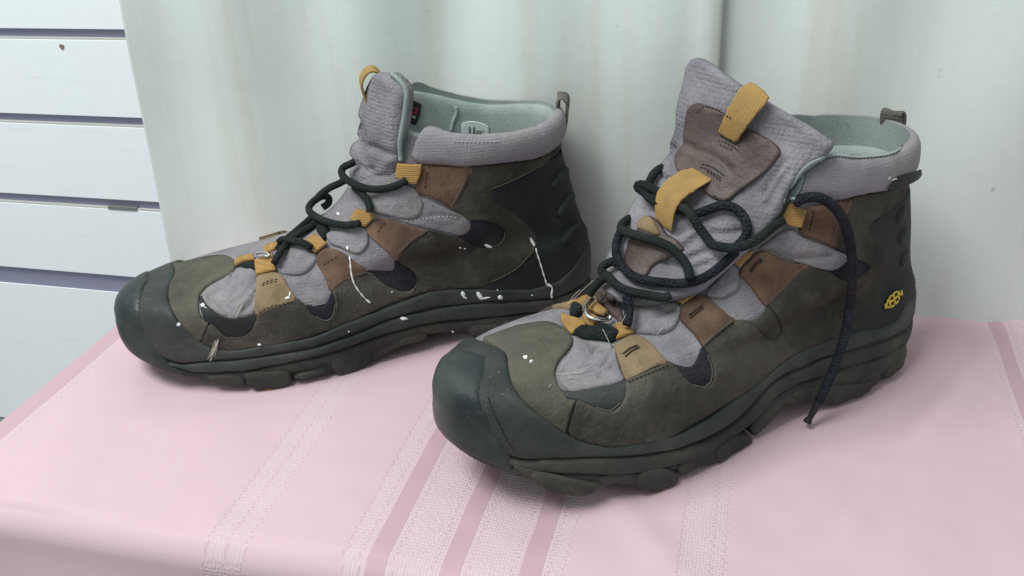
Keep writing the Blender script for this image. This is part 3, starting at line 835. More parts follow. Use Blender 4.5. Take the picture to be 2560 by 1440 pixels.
# left overhang of the same cloth
lp_ = [(LEFT + .003, -.0004)] + [(LEFT - .010 * math.sin(a), -.010 + .010 * math.cos(a)) for a in np.linspace(0, math.pi / 2, 9)] + [(LEFT - .010, -.010 - q) for q in np.linspace(.006, .30, 30)]
ys = np.concatenate([np.linspace(.80, FR + RAD, 60), np.linspace(FR + RAD - .002, FR + .004, 5)])
V = [(x + (.004 * math.sin(y * 30) * min(1, -z / .1)), y, z) for i, (x, z) in enumerate(lp_) for y in ys]
ny = len(ys); F = [(i * ny + j, i * ny + j + 1, (i + 1) * ny + j + 1, (i + 1) * ny + j) for i in range(len(lp_) - 1) for j in range(ny - 1)]
mesh_obj('side_drop', V, F, M_CLOTH, cl)

# curtain
def curtain_mat():
    mt, nt, bs = new_mat('unbleached_curtain'); co = coords(nt)
    base = srgb(211, 217, 212)
    col = mix(nt, noise_fac(nt, co, 3.0, 4, .3, .7), base, srgb(213, 220, 214))
    s1 = noise_fac(nt, co, 5, 5, .5, .72, stretch=(7, 1, .55))
    col = mix(nt, math_(nt, 'MULTIPLY', s1, .5), col, srgb(196, 190, 176))
    s2 = noise_fac(nt, co, 4, 3, .5, .8, stretch=(4, 1, .4))
    col = mix(nt, math_(nt, 'MULTIPLY', s2, .35), col, srgb(196, 204, 194))
    sp = noise_fac(nt, co, 60, 2, .74, .78)
    col = mix(nt, math_(nt, 'MULTIPLY', sp, .5), col, srgb(168, 150, 138))
    wv = N(nt, 'ShaderNodeTexNoise', Scale=900.0, Detail=2.0); nt.links.new(co, wv.inputs['Vector'])
    col = mix(nt, .18, col, mix(nt, wv.outputs['Fac'], (.3, .3, .3), (.75, .75, .75)), 'OVERLAY')
    nt.links.new(col, bs.inputs['Base Color']); bs.inputs['Roughness'].default_value = .95; bs.inputs['Specular IOR Level'].default_value = .1
    pv = bump(nt, bs, noise_fac(nt, co, 9, 4, .2, .8), .16, .006)
    bump(nt, bs, wv.outputs['Fac'], .22, .0005, pv)
    return mt
M_CURT = curtain_mat()
CY_ = {}
def curt_y(x): return float(pchip(np.array([x]), [-.8, -.6, -.43, -.30, -.17, -.08, .02, .145, .4, .8], [.602, .601, .600, .606, .617, .617, .606, .598, .592, .588])[0])
def fold_y(x, z):
    q = .3 + .7 * float(smooth01(np.array([(z - .02) / .18]))[0])
    return q * 1.35 * (.0050 * math.sin(x * 26 + .8 + z * 1.2) + .0034 * math.sin(x * 61 + 2 - z * 2) + .007 * wob((x * 1.0, 0, z * .35), 11, 3) + .004 * wob((x, 0, z), 5, 9))
def sheet(name, x0f, x1f, z0, z1, nx, nz, yoff, mat, parent=None, hemL=False):
    V = []
    for k in range(nz + 1):
        z = z0 + (z1 - z0) * k / nz
        a, c = x0f(z), x1f(z)
        for i in range(nx + 1):
            x = a + (c - a) * i / nx
            V.append((x, CY_[round(x, 4)] if round(x, 4) in CY_ else CY_.setdefault(round(x, 4), curt_y(x)), z)); V[-1] = (x, V[-1][1] + fold_y(x, z) + yoff(x, z, i / nx), z)
    n1 = nx + 1; F = [(k * n1 + i, k * n1 + i + 1, (k + 1) * n1 + i + 1, (k + 1) * n1 + i) for k in range(nz) for i in range(nx)]
    o = mesh_obj(name, V, F, mat, parent)
    m_ = o.modifiers.new('thickness', 'SOLIDIFY'); m_.thickness = .0012; m_.offset = 1
    return o
ZL = lambda z: -.5330 + (z + .052) * .026 - .018 + .010
cr = bpy.data.objects.new('curtain', None); COL.objects.link(cr); tag(cr, 'off-white cotton curtain hanging behind the boots', 'curtain')
SEAM = -.028
edge = [on_plane(x, y, 1, curt_y(-.52)) for x, y in ((300, 0), (425, 650))]
def left_edge(z): t = (z - edge[0][2]) / (edge[1][2] - edge[0][2]); return edge[0][0] + (edge[1][0] - edge[0][0]) * t
sheet('curtain_panel', left_edge, lambda z: SEAM + .004, -.25, .60, 220, 70, lambda x, z, u: .0008 - .007 * math.exp(-((x - SEAM) / .012) ** 2), M_CURT, cr)
sheet('curtain_panel', lambda z: SEAM - .03, lambda z: .75, -.012, .60, 260, 60, lambda x, z, u: .004 - .004 * math.exp(-((x - SEAM - .02) / .02) ** 2), M_CURT, cr)
# hem seam near the free edge: a row of thread stitches
SV = []; SF = []; nS = 0
sm = [on_plane(x, y, 1, curt_y(-.49)) for x, y in ((405, 0), (505, 640))]
zz = .6
def seam_x(z): t = (z - sm[0][2]) / (sm[1][2] - sm[0][2]); return sm[0][0] + (sm[1][0] - sm[0][0]) * t
z = -.2
while z < .5:
    x = seam_x(z) + .0006 * math.sin(z * 700); y = curt_y(x) + fold_y(x, z) + .0004
    P = [(x, y, z), (x + .0003, y - .0002, z + .0018), (x, y, z + .0036)]
    v, f = tube_mesh(np.array(P), .00035, 5); SV.extend(v); SF.extend(tuple(a + nS for a in q) for q in f); nS += len(v); z += .0062
mesh_obj('hem_stitching', SV, SF, plain_mat('hem_thread', srgb(212, 217, 210), .9), cr)

# slat wall: boards with shadow gaps
def board_mat():
    mt, nt, bs = new_mat('white_melamine'); co = coords(nt)
    col = mix(nt, noise_fac(nt, co, 6, 4, .3, .75), srgb(243, 248, 250), srgb(246, 249, 249))
    sc = noise_fac(nt, co, 40, 4, .6, .8, stretch=(.4, 1, 3))
    col = mix(nt, math_(nt, 'MULTIPLY', sc, .2), col, srgb(206, 212, 210))
    nt.links.new(col, bs.inputs['Base Color']); bs.inputs['Roughness'].default_value = .45; bs.inputs['Specular IOR Level'].default_value = .35
    bump(nt, bs, noise_fac(nt, co, 30, 3), .05, .001)
    return mt
M_BOARD = board_mat()
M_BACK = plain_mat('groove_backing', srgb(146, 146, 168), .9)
M_LIP = plain_mat('groove_lip', srgb(196, 196, 190), .8)
WY = .72
sw = bpy.data.objects.new('slat_wall', None); COL.objects.link(sw); tag(sw, 'white slatted display wall at the left beyond the curtain', 'wall')
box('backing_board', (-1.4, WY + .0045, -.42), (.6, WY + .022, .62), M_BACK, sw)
zs = [(.561, .641), (.481, .552), (.401, .472), (.320, .391), (.239, .310), (.1585, .2295), (.0780, .1490), (-.0060, .0685), (-.0915, -.0165)]
for lo, hi in zs:
    box('plank', (-1.4, WY, lo), (.6, WY + .0043, hi), M_BOARD, sw, bevel=.0005)
box('plank', (-1.4, WY + .0030, -.300), (.6, WY + .0043, -.1130), M_BOARD, sw, bevel=.0005)
for lo, hi in zs[5:]:
    box('groove_lip', (-1.4, WY + .0004, hi + .0002), (.6, WY + .0042, hi + .0018), M_LIP, sw)
hole = on_plane(155, 117, 1, WY)
def disc(name, c, r, mat, parent, n=14):
    V = [(c[0] + r * math.cos(a) * (1 + .2 * math.sin(3 * a)), c[1] - .0006, c[2] + r * math.sin(a)) for a in np.linspace(0, 2 * math.pi, n, endpoint=False)]
    V += [(c[0] + (v[0] - c[0]) * 1.05, c[1] + .001, c[2] + (v[2] - c[2]) * 1.05) for v in V]
    F = [tuple(range(n - 1, -1, -1))] + [(i, (i + 1) % n, n + (i + 1) % n, n + i) for i in range(n)]
    return mesh_obj(name, V, F, mat, parent, smooth=False)
disc('screw_head', hole, .0024, plain_mat('rusty_screw', srgb(140, 116, 104), .7), sw)
g = on_plane(262, 518, 1, WY)
box('groove_clip', (g[0] + .004, WY - .0006, g[2] - .002), (g[0] + .036, WY + .004, g[2] + .0016), plain_mat('grey_clip', srgb(120, 124, 120), .6), sw)
M_FLOOR = cloth_mat('grey_floor', srgb(120, 122, 124), srgb(140, 142, 144), 12, 300, .7)
fl_ = mesh_obj('floor', [(-3, -2, -.302), (3, -2, -.302), (3, 1.2, -.302), (-3, 1.2, -.302)], [(0, 1, 2, 3)], M_FLOOR, smooth=False); tag(fl_, kind='structure')
# ------------------------------------------------------------------ the rear boot, tongue upright
A1 = (270, 560, 3.2734); A2 = (700, 360, 3.2); A3 = (800, 160, 4.5); A4 = (1120, 200, 4.5); A5 = (720, 440, 4.5); A6 = (880, 560, 4.0)
A = start_boot(BOOT_A, 'hiking_boot', 'worn brown hiking boot standing at the back, tongue upright, white paint drips down its side', 'pair of worn hiking boots')
b = A
# sole
MID_F = [(470, 322), (530, 330), (555, 380), (550, 440), (515, 510), (505, 590), (525, 680), (570, 760), (640, 850), (720, 930), (800, 985), (900, 1015), (1000, 1022), (1130, 1012), (1250, 990), (1400, 972), (1600, 925), (1750, 880), (1900, 820)]
TOP6 = [(0, 960), (200, 880), (400, 800), (560, 740), (700, 690), (850, 655), (1000, 645), (1200, 642), (1400, 647), (1600, 645), (1800, 635), (1930, 605), (2030, 570), (2140, 490), (2230, 380), (2280, 260)]
G1 = [(2395, 490), (2330, 560), (2220, 640), (2100, 700), (1960, 735), (1800, 750), (1600, 760), (1400, 770), (1200, 785), (1000, 800), (800, 830), (600, 880), (400, 930), (200, 1010), (0, 1090)]
G1f = [(1700, 990), (1400, 1050), (1100, 1090), (900, 1105), (700, 1125), (590, 1135)]
CAPB = [(520, 1130), (440, 1050), (380, 970), (330, 890), (300, 800), (290, 700), (300, 610), (330, 540), (370, 470), (400, 420), (410, 370), (405, 328)]
wrap_band(b, 'rubber_rand', tr(A1, MID_F) + tr(A6, TOP6), tr(A6, G1) + tr(A1, G1f), M_RUBBER, .0026, wr=.0004)
G2 = [(2100, 850), (1900, 862), (1760, 875), (1600, 895), (1400, 915), (1200, 935), (1000, 950), (800, 975), (600, 1020), (400, 1070), (200, 1130), (0, 1210)]
G2f = [(1700, 1075), (1400, 1140), (1150, 1185), (950, 1200), (800, 1203), (680, 1195), (590, 1160)]
wrap_band(b, 'midsole_band', tr(A6, [(x, y + 11) for x, y in G1]) + tr(A1, [(x, y + 9) for x, y in G1f]), tr(A6, G2) + tr(A1, G2f), M_RUBBER, .0030, wr=.0004)
BOTf = [(680, 1235), (800, 1268), (950, 1282), (1150, 1292), (1400, 1290), (1560, 1262), (1700, 1240), (1900, 1200)]
wrap_band(b, 'outsole_band', tr(A6, [(x, y + 12) for x, y in G2]) + tr(A1, [(x, y + 9) for x, y in G2f]), np.array([(0.0, 1.6), (math.pi, 1.6)]), M_SOLE, .0022, wr=.0006)
for l in (tr(A1, [(1112, 1240), (1200, 1212), (1320, 1212), (1460, 1207), (1490, 1240), (1500, 1290), (1465, 1335), (1380, 1350), (1230, 1362), (1150, 1325), (1118, 1280)]), [(826, 905), (858, 886), (905, 878), (930, 888), (925, 910), (900, 927), (865, 941), (834, 932)], tr(A1, [(1520, 1262), (1580, 1228), (1690, 1205), (1790, 1195), (1780, 1225), (1690, 1245), (1600, 1275)])):
    tread_block(b, l)
for l in ([(737, 945), (772, 928), (830, 912), (832, 931), (800, 938), (752, 948)], [(520, 942), (560, 938), (606, 942), (610, 965), (562, 961), (528, 953)], [(922, 888), (960, 864), (1010, 842), (1062, 832), (1064, 850), (1012, 863), (964, 886), (930, 906)]):
    tread_block(b, l, out=.0018)
lug(b, .012, .045); lug(b, .052, .085)
for px_, py_ in ((668, 969), (883, 931)):
    panel(b, 'worn_lug_core', [(px_ - 9, py_ + 2), (px_ - 4, py_ - 3), (px_ + 8, py_ - 5), (px_ + 10, py_ - 1), (px_, py_ + 4)], M_ORANGE, .0006, .0028, r=2, res=3, reg=False)
wrap_cap(b, 'toe_cap', tr(A1, [(400, 326), (412, 370), (400, 420), (370, 472), (330, 542), (302, 612), (292, 700), (302, 800), (332, 888), (382, 968), (442, 1048), (522, 1128), (620, 1195), (720, 1240), (790, 1268)]), M_CAP, .0038)
# fabric under the cut-outs
panel(b, 'mesh_window', tr(A1, [(750, 600), (760, 700), (790, 790), (830, 818), (880, 838), (950, 903), (1050, 933), (1130, 915), (1180, 862), (1212, 800), (1225, 735), (1100, 770), (950, 760), (850, 700), (790, 640), (775, 590)]), M_COUNTER, .0008, r=4)
panel(b, 'mesh_window', tr(A1, [(1620, 660), (1750, 680), (1800, 620), (1830, 550), (1855, 580), (1868, 660), (1848, 745), (1800, 795), (1745, 790), (1675, 748)]), M_DARKMESH, .0008, r=4)
panel(b, 'mesh_window', tr(A2, [(695, 1012), (900, 1010), (915, 925), (990, 962), (1068, 1018), (1100, 1090), (1068, 1154), (1000, 1182), (895, 1160), (795, 1098)]), M_DARKMESH, .0008, r=4)
panel(b, 'mesh_window', tr(A2, [(1425, 742), (1520, 660), (1530, 592), (1660, 612), (1765, 648), (1810, 700), (1798, 758), (1740, 820), (1650, 838), (1545, 808)]), M_DARKMESH, .0008, r=4)
f = groove_fn([tr(A1, [(1040, 640), (1110, 610), (1180, 520), (1230, 450)]), tr(A1, [(1000, 520), (1060, 450), (1100, 390)]), tr(A1, [(900, 640), (980, 700), (1000, 760)]), tr(A1, [(1060, 380), (1030, 430), (1010, 480)]), tr(A1, [(1130, 385), (1100, 430), (1080, 480)]), tr(A1, [(850, 600), (920, 570), (990, 560)]), tr(A1, [(1120, 700), (1180, 640), (1215, 560)])], .0028, 6)
panel(b, 'gusset_fold', tr(A1, [(775, 580), (850, 505), (950, 445), (1050, 372), (1130, 358), (1220, 395), (1240, 450), (1225, 560), (1215, 690), (1180, 740), (1050, 765), (930, 745), (850, 700), (795, 640)]), M_FABRIC, .0016, r=8, res=6, wr=(.0030, 70), fn=f)
f = groove_fn([tr(A1, [(1480, 300), (1560, 330), (1660, 270)]), tr(A1, [(1420, 380), (1540, 330), (1690, 290)])], .0016, 6)
panel(b, 'gusset_fold', tr(A1, [(1380, 330), (1450, 250), (1520, 195), (1600, 188), (1660, 225), (1712, 262), (1695, 330), (1640, 390), (1560, 424), (1450, 418), (1395, 392)]), M_FABRIC, .0024, r=6, wr=(.0016, 90), puff=.001, fn=f)
panel(b, 'gusset_fold', tr(A5, [(470, 640), (600, 610), (750, 575), (880, 590), (908, 680), (910, 760), (860, 840), (790, 882), (700, 862), (600, 815), (480, 770), (440, 690)]), M_FABRIC, .0024, r=6, wr=(.0014, 90), puff=.0012)
panel(b, 'gusset_fold', tr(A5, [(930, 240), (1100, 170), (1250, 110), (1350, 95), (1430, 140), (1505, 250), (1528, 330), (1492, 425), (1420, 475), (1300, 480), (1150, 452), (1000, 412), (925, 380), (912, 315)]), M_FABRIC, .0026, r=7, wr=(.0016, 80), puff=.0014)
f = groove_fn([tr(A5, [(1380, 470), (1600, 440), (1800, 440), (1920, 470)])], .0016, 6)
panel(b, 'gusset_fold', tr(A5, [(1430, 330), (1530, 250), (1700, 320), (1850, 380), (1980, 440), (2040, 500), (2055, 570), (2010, 640), (1930, 665), (1800, 640), (1560, 590), (1300, 520), (1100, 450), (1400, 460)]), M_FABRIC, .0010, r=6, wr=(.0008, 90), puff=.0014, fn=f)
# tongue: a padded slab standing on the instep
rowsT = [((850, 500), -.016, (985, 520), .024), ((868, 450), -.016, (1000, 470), .026), ((888, 390), -.015, (1002, 400), .027), ((903, 330), -.014, (1006, 330), .028), ((910, 270), -.013, (1014, 270), .028), ((925, 215), -.011, (1018, 215), .028), ((955, 180), -.008, (1000, 172), .024)]
T3 = np.array([(b.pick(*f_, yf), b.pick(*n_, yn)) for f_, yf, n_, yn in rowsT])
T3 = np.array([T3[0] + (T3[0] - T3[1]) * k for k in (2.2, 1.1)] + list(T3) + [T3[-1] + (T3[-1] - T3[-2]) * k for k in (.8, 1.6)])
def flap_surface(T3, bulge, vs):
    ku = len(T3); Fa = catmull(T3[:, 0], ku * 6); Ne = catmull(T3[:, 1], ku * 6); TV = []
    for i in range(len(Fa)):
        for v in vs: TV.append(Fa[i] + (Ne[i] - Fa[i]) * v + np.array([.92, 0, .39]) * bulge * (1 - (2 * v - 1) ** 2))
    n = len(vs)
    return BVHTree.FromPolygons([tuple(p) for p in TV], [(i * n + j, i * n + j + 1, (i + 1) * n + j + 1, (i + 1) * n + j) for i in range(len(Fa) - 1) for j in range(n - 1)])
b.tbvh = flap_surface(T3, .004, np.linspace(-.5, 1.15, 40))
f = groove_fn([tr(A3, [(470, 850), (560, 900), (680, 930), (860, 1000)]), tr(A3, [(420, 1090), (520, 1150), (640, 1180)]), tr(A3, [(520, 640), (560, 760), (570, 900), (580, 1100)]), tr(A3, [(700, 1280), (800, 1240), (880, 1130)])], .0030, 9)
tg = panel(b, 'tongue', tr(A3, [(690, 110), (740, 97), (800, 108), (870, 158), (940, 222), (980, 285), (984, 380), (958, 600), (928, 800), (910, 950), (906, 1080), (880, 1200), (800, 1330), (690, 1400), (560, 1400), (430, 1340), (385, 1245), (400, 1130), (392, 1020), (430, 880), (475, 800), (482, 620), (512, 480), (562, 330), (612, 220)]), M_TONGUE, .0060, base=.0005, r=18, res=7, wr=(.0014, 45), fn=f, back=M_LINING, bvh=b.tbvh, deep=.006)
# collar, lining details
f = groove_fn([tr(A3, [(1150, 790), (1300, 800), (1500, 830), (1700, 870)]) + tr(A4, [(200, 690), (450, 690), (700, 690), (900, 640), (1150, 540)])], .0008, 5)
wrap_band(b, 'collar', tr(A3, [(1045, 1000), (1042, 850), (1080, 775), (1150, 718), (1250, 702), (1330, 718), (1430, 758), (1550, 778), (1700, 782)]) + tr(A4, [(200, 612), (450, 606), (650, 592), (800, 565), (950, 535), (1080, 480), (1165, 415), (1190, 390)]), tr(A4, [(1225, 700), (1180, 758), (1080, 830), (950, 880), (750, 908), (550, 928), (350, 948), (200, 964), (0, 955)]) + tr(A3, [(1300, 1125), (1200, 1125), (1080, 1100), (1048, 1020)]), M_COLLAR, .0050, r=.007, f1=ring_map(b, tr(A3, [(1045, 960), (1045, 1000)]))[:, 0].mean(), nv=16, back=M_LINING, puff=.0012, w=.03)
# heel counter
CNT = [(2229, 45), (2195, 75), (2100, 152), (2000, 217), (1900, 266), (1800, 312), (1722, 352), (1702, 400), (1732, 452), (1800, 502), (1880, 552), (1960, 612), (2020, 672), (2050, 740), (2055, 800), (2030, 860), (1980, 920), (1900, 1000), (1800, 1060), (1700, 1110), (1590, 1156), (1720, 1162), (1850, 1166), (2000, 1156), (2130, 1126), (2235, 1064), (2325, 972), (2384, 880), (2402, 800), (2402, 750), (2378, 660), (2358, 570), (2332, 490), (2330, 430), (2310, 370), (2280, 320), (2262, 260), (2248, 180), (2236, 100)]
wrap_band(b, 'heel_leather', tr(A4, [(1225, 700), (1180, 758), (1080, 830), (950, 880), (750, 908)]), tr(A6, [(1400, 647), (1600, 645), (1800, 635), (1930, 605), (2030, 570), (2140, 490), (2230, 380), (2280, 260)]), M_LEATHER, .0006, r=.002, f1=1.0, nv=14)
wrap_cap(b, 'heel_counter', tr(A2, CNT[:23]), M_COUNTER, .0015, r=.002, heel=True, kmin=b.n_sole - 3.6, under=.10)
for rb in ([(2262, 180), (2210, 230), (2160, 310), (2153, 346), (2200, 345), (2258, 285), (2282, 230)], [(2318, 385), (2270, 430), (2215, 520), (2203, 568), (2240, 578), (2300, 512), (2330, 440)], [(2368, 625), (2310, 662), (2245, 742), (2238, 795), (2280, 803), (2340, 732), (2378, 672)]):
    panel(b, 'counter_rib', tr(A2, rb), M_COUNTER, .0034, base=.0010, r=9, res=5, mirror=True)
# leather
tabs = []
tabs.append(panel(b, 'eyestay_tab', tr(A1, [(1225, 440), (1290, 415), (1370, 405), (1430, 430), (1480, 520), (1540, 620), (1450, 660), (1330, 700), (1215, 745), (1205, 640), (1215, 540)]), M_TABPALE, .0014, base=.0008, r=4, mirror=True, label='pale worn tan leather tab'))
tabs.append(panel(b, 'eyestay_tab', tr(A5, [(328, 910), (400, 838), (470, 820), (560, 840), (660, 890), (760, 970), (880, 1060), (800, 1120), (700, 1165), (600, 1210), (505, 1295), (458, 1270), (428, 1180), (388, 1090), (328, 990)]), M_TAB, .0014, base=.0008, r=4, mirror=True))
tabs.append(panel(b, 'eyestay_tab', tr(A5, [(888, 590), (940, 538), (1020, 478), (1100, 473), (1250, 520), (1400, 570), (1560, 615), (1460, 700), (1360, 772), (1270, 872), (1230, 935), (1190, 932), (1098, 832), (978, 732), (908, 662)]), M_TAB, .0014, base=.0008, r=4, mirror=True))
tabs.append(panel(b, 'eyestay_tab', tr(A2, [(1150, 163), (1300, 166), (1530, 180), (1495, 300), (1445, 405), (1385, 520), (1340, 492), (1200, 422), (1098, 382), (1083, 330), (1108, 240)]), M_TAB, .0014, base=.0008, r=4, mirror=True))
panel(b, 'vamp_overlay', tr(A1, [(525, 326), (600, 322), (700, 300), (800, 276), (900, 264), (960, 264), (1010, 282), (1045, 312), (1050, 350), (1030, 390), (950, 440), (870, 480), (800, 530), (757, 580), (747, 640), (752, 720), (792, 790), (828, 806), (802, 880), (768, 955), (720, 935), (640, 856), (565, 766), (518, 684), (498, 592), (508, 508), (543, 440), (550, 380)]), M_VAMP, .0020, r=5, over=True, wr=(.0004, 60))
QA = tr(A2, [(1505, 187), (1560, 167), (1700, 157), (1900, 137), (2050, 112), (2150, 82), (2218, 42), (2195, 82), (2100, 158), (2000, 223), (1900, 272), (1800, 318), (1718, 358), (1696, 402), (1728, 458), (1798, 508), (1876, 558), (1954, 618), (2014, 676), (2044, 742), (2048, 800), (2024, 856), (1974, 914), (1896, 993), (1796, 1053), (1690, 1104), (1590, 1143), (1400, 1152), (1200, 1172), (1050, 1212), (900, 1262), (750, 1332), (600, 1397), (480, 1442)])
QA += tr(A1, [(1900, 826), (1750, 886), (1600, 931), (1400, 978), (1250, 996), (1050, 1024), (900, 1018), (830, 992), (772, 962), (802, 885), (832, 818), (880, 836), (950, 905), (1050, 935), (1130, 915), (1183, 864), (1210, 800), (1216, 740), (1222, 700), (1330, 652), (1450, 622), (1522, 612), (1560, 612), (1620, 672), (1680, 742), (1750, 784), (1800, 788), (1842, 742), (1858, 660), (1844, 580), (1832, 545), (1872, 510)])
QA += tr(A2, [(432, 1148), (500, 1092), (600, 1052), (700, 1022), (742, 1032), (800, 1092), (900, 1152), (1000, 1177), (1062, 1152), (1093, 1090), (1063, 1020), (990, 970), (935, 932), (922, 908), (1000, 820), (1100, 740), (1190, 690), (1250, 702), (1350, 727), (1450, 747), (1550, 802), (1650, 832), (1742, 812), (1794, 750), (1802, 700), (1755, 650), (1650, 612), (1520, 600), (1450, 560), (1372, 502), (1430, 400), (1480, 290)])
panel(b, 'quarter_leather', QA, M_LEATHER, .0019, r=4, res=8, mirror=True, wr=(.0006, 50))
for l in (tr(A2, [(1372, 500), (1430, 400), (1480, 292), (1506, 190), (1560, 170)]), tr(A2, [(935, 930), (924, 906), (1000, 820), (1100, 740), (1190, 692), (1250, 704)]), tr(A2, [(432, 1146), (500, 1092), (600, 1052), (700, 1024)]), tr(A1, [(1000, 925), (1050, 934), (1130, 915), (1183, 864), (1210, 800)]), tr(A1, [(1700, 755), (1750, 783), (1800, 787), (1842, 742), (1858, 660)]), tr(A2, [(1640, 832), (1742, 811), (1794, 750), (1800, 700)]), tr(A2, [(1700, 358), (1800, 318), (1900, 272), (2000, 223), (2100, 158)]), tr(A2, [(2050, 790), (2024, 856), (1974, 914), (1896, 993), (1796, 1053), (1690, 1104)])):
    rebuild(b); cord(b, 'cut_edge', drape(b, l, .0001, 5, 2), .00034, M_EDGE, reg=False, nseg=5)
# webbing lace loops
panel(b, 'lace_loop', tr(A2, [(960, 150), (1050, 155), (1148, 150), (1135, 230), (1102, 312), (1020, 302), (942, 265)]), M_WEB, .0011, base=.0040, r=3, res=5, sharp=True)
panel(b, 'lace_loop', tr(A2, [(645, 520), (785, 565), (742, 622), (697, 667), (640, 650), (583, 610), (610, 570)]), M_WEB, .0011, base=.0036, r=3, res=5, sharp=True)
panel(b, 'lace_loop', tr(A2, [(300, 740), (398, 810), (350, 850), (292, 890), (240, 850), (218, 800), (260, 770)]), M_WEB, .0011, base=.0032, r=3, res=5, sharp=True)
panel(b, 'lace_loop', tr(A1, [(1212, 325), (1290, 308), (1365, 268), (1388, 400), (1302, 418), (1225, 442)]), M_WEB, .0011, base=.0030, r=3, res=5, sharp=True)
panel(b, 'lace_loop', tr(A1, [(1045, 320), (1120, 285), (1200, 272), (1218, 315), (1130, 325), (1090, 345), (1048, 366)]), M_WEB, .0011, base=.0026, r=3, res=5, sharp=True)
panel(b, 'lace_loop', tr(A1, [(1280, 192), (1330, 172), (1418, 142), (1402, 188), (1345, 232), (1285, 252)]), M_WEB, .0011, base=.0010, r=3, res=5, sharp=True)
rebuild(b)
# piping, labels inside
P = drape(b, tr(A3, [(800, 108), (870, 165), (935, 235), (970, 310), (970, 400), (945, 600), (915, 760), (898, 900), (905, 1020), (908, 1090)]), .0004, 5, 2)
cord(b, 'tongue_piping', P, .0015, M_LINING, parent=tg, reg=False)
lab = panel(b, 'care_label', tr(A3, [(1005, 388), (1070, 415), (1140, 450), (1125, 560), (1080, 682), (1030, 670), (978, 655), (985, 540)]), M_TAGBLK, .0006, .0004, r=3, res=6, bvh=b.linbvh, sharp=True)
text_on(b, 'label_print', 'EZ', *[tr(A3, [p])[0] for p in ((985, 535), (1085, 560), (990, 470))], M_RED, 1, parent=lab, bvh=b.linbvh, lift=.0014, bold=.02)
text_on(b, 'label_print', 'OR', *[tr(A3, [p])[0] for p in ((992, 585), (1062, 612), (996, 556))], M_WHITEPRINT, 1, parent=lab, bvh=b.linbvh, lift=.0014)
lab = panel(b, 'size_label', tr(A4, [(150, 498), (200, 480), (270, 470), (350, 482), (420, 508), (462, 535), (455, 640), (300, 640), (155, 640)]), M_LABELGREY, .0005, .0004, r=3, res=6, bvh=b.linbvh, sharp=True)
text_on(b, 'label_print', '11', *[tr(A4, [p])[0] for p in ((215, 610), (275, 612), (217, 520))], M_BLACKPRINT, 1, parent=lab, bvh=b.linbvh, lift=.0014, bold=.02)
text_on(b, 'label_print', '-25\u00b0', *[tr(A4, [p])[0] for p in ((290, 606), (402, 606), (290, 562))], M_BLACKPRINT, 1, parent=lab, bvh=b.linbvh, lift=.0014, bold=.02)
P = drape(b, tr(A4, [(158, 495), (210, 480), (270, 474), (350, 488), (420, 515), (455, 540)]), .0002, 4, 1, bvh=b.linbvh)
cord(b, 'label_edge', P, .0007, M_WHITEPRINT, parent=lab, reg=False)
sm = drape(b, tr(A3, [(1530, 480), (1535, 560), (1500, 640), (1470, 760)]), .0002, 4, 1, bvh=b.linbvh)
cord(b, 'lining_seam', sm, .0012, M_LINING, reg=False)
# webbing loop at the tongue top and heel pull tab
Pth = [b.pick(x, y, 0.0) for x, y in ((958, 200), (948, 184), (934, 172), (918, 176), (906, 192), (903, 212), (910, 236), (917, 256), (922, 270))]
strap(b, 'tongue_loop', catmull(Pth, 30), .007, .0016, M_WEBL, parent=tg, axis=(0, 1, 0))
hx = b.rings[b.n_rim - 1][0][0]
Pth = np.array([b.pick(x, y, -0.001) for x, y in ((1393, 350), (1394, 310), (1395, 270), (1397, 245), (1408, 243), (1419, 252), (1416, 290), (1413, 320), (1400, 352), (1398, 375))])
strap(b, 'pull_tab', catmull(Pth, 40), .0085, .0018, M_PULL, axis=(.35, 1, 0))
# laces
rl = .0024
def lace(name, px, lift=.0028, mat=None, **kw):
    P = drape(b, px, lift, 5, 4); return cord(b, name, P, rl, mat or M_LACE, **kw)
lace('lace', tr(A1, [(1360, 320), (1385, 270), (1430, 200), (1500, 120), (1580, 70), (1660, 20), (1720, -30)]), mat=M_LACE)
lace('lace', tr(A2, [(250, 830), (200, 800), (140, 780), (70, 770), (20, 765), (-10, 790)]))
lace('lace', tr(A2, [(-20, 850), (20, 790), (80, 740), (150, 680), (220, 620), (260, 580)]))
lace('lace', tr(A2, [(640, 635), (540, 648), (450, 640), (350, 612), (270, 570), (232, 530), (240, 490), (285, 445), (340, 418), (385, 425), (390, 470), (340, 510)]))
lace('lace', tr(A2, [(285, 450), (330, 400), (400, 350), (470, 318), (520, 290)]))
lace('lace', tr(A2, [(720, 545), (712, 490), (685, 430), (640, 385), (590, 340)]))
rebuild(b)
lace('lace', tr(A2, [(1010, 290), (960, 322), (880, 348), (780, 362), (680, 352), (585, 315), (515, 270), (492, 220), (510, 185), (560, 160), (600, 140)]), lift=.0026)
panel(b, 'frayed_lace', tr(A5, [(345, 560), (400, 530), (460, 570), (470, 640), (440, 700), (420, 740), (380, 690), (340, 640)]), M_LACE, .0022, .0010, r=5, res=5, wr=(.002, 220))
panel(b, 'frayed_lace', tr(A1, [(1085, 345), (1150, 320), (1210, 325), (1222, 385), (1160, 370), (1100, 362)]), M_LACE, .0016, .0010, r=5, res=5, wr=(.0012, 220))
for q in ([(1215, 243), (1250, 232), (1300, 240), (1325, 262)], [(1225, 268), (1270, 258), (1310, 266)]):
    cord(b, 'lace_ring', drape(b, tr(A1, q), .0022, 4, 2), .0008, M_METAL, reg=False)
rebuild(b)
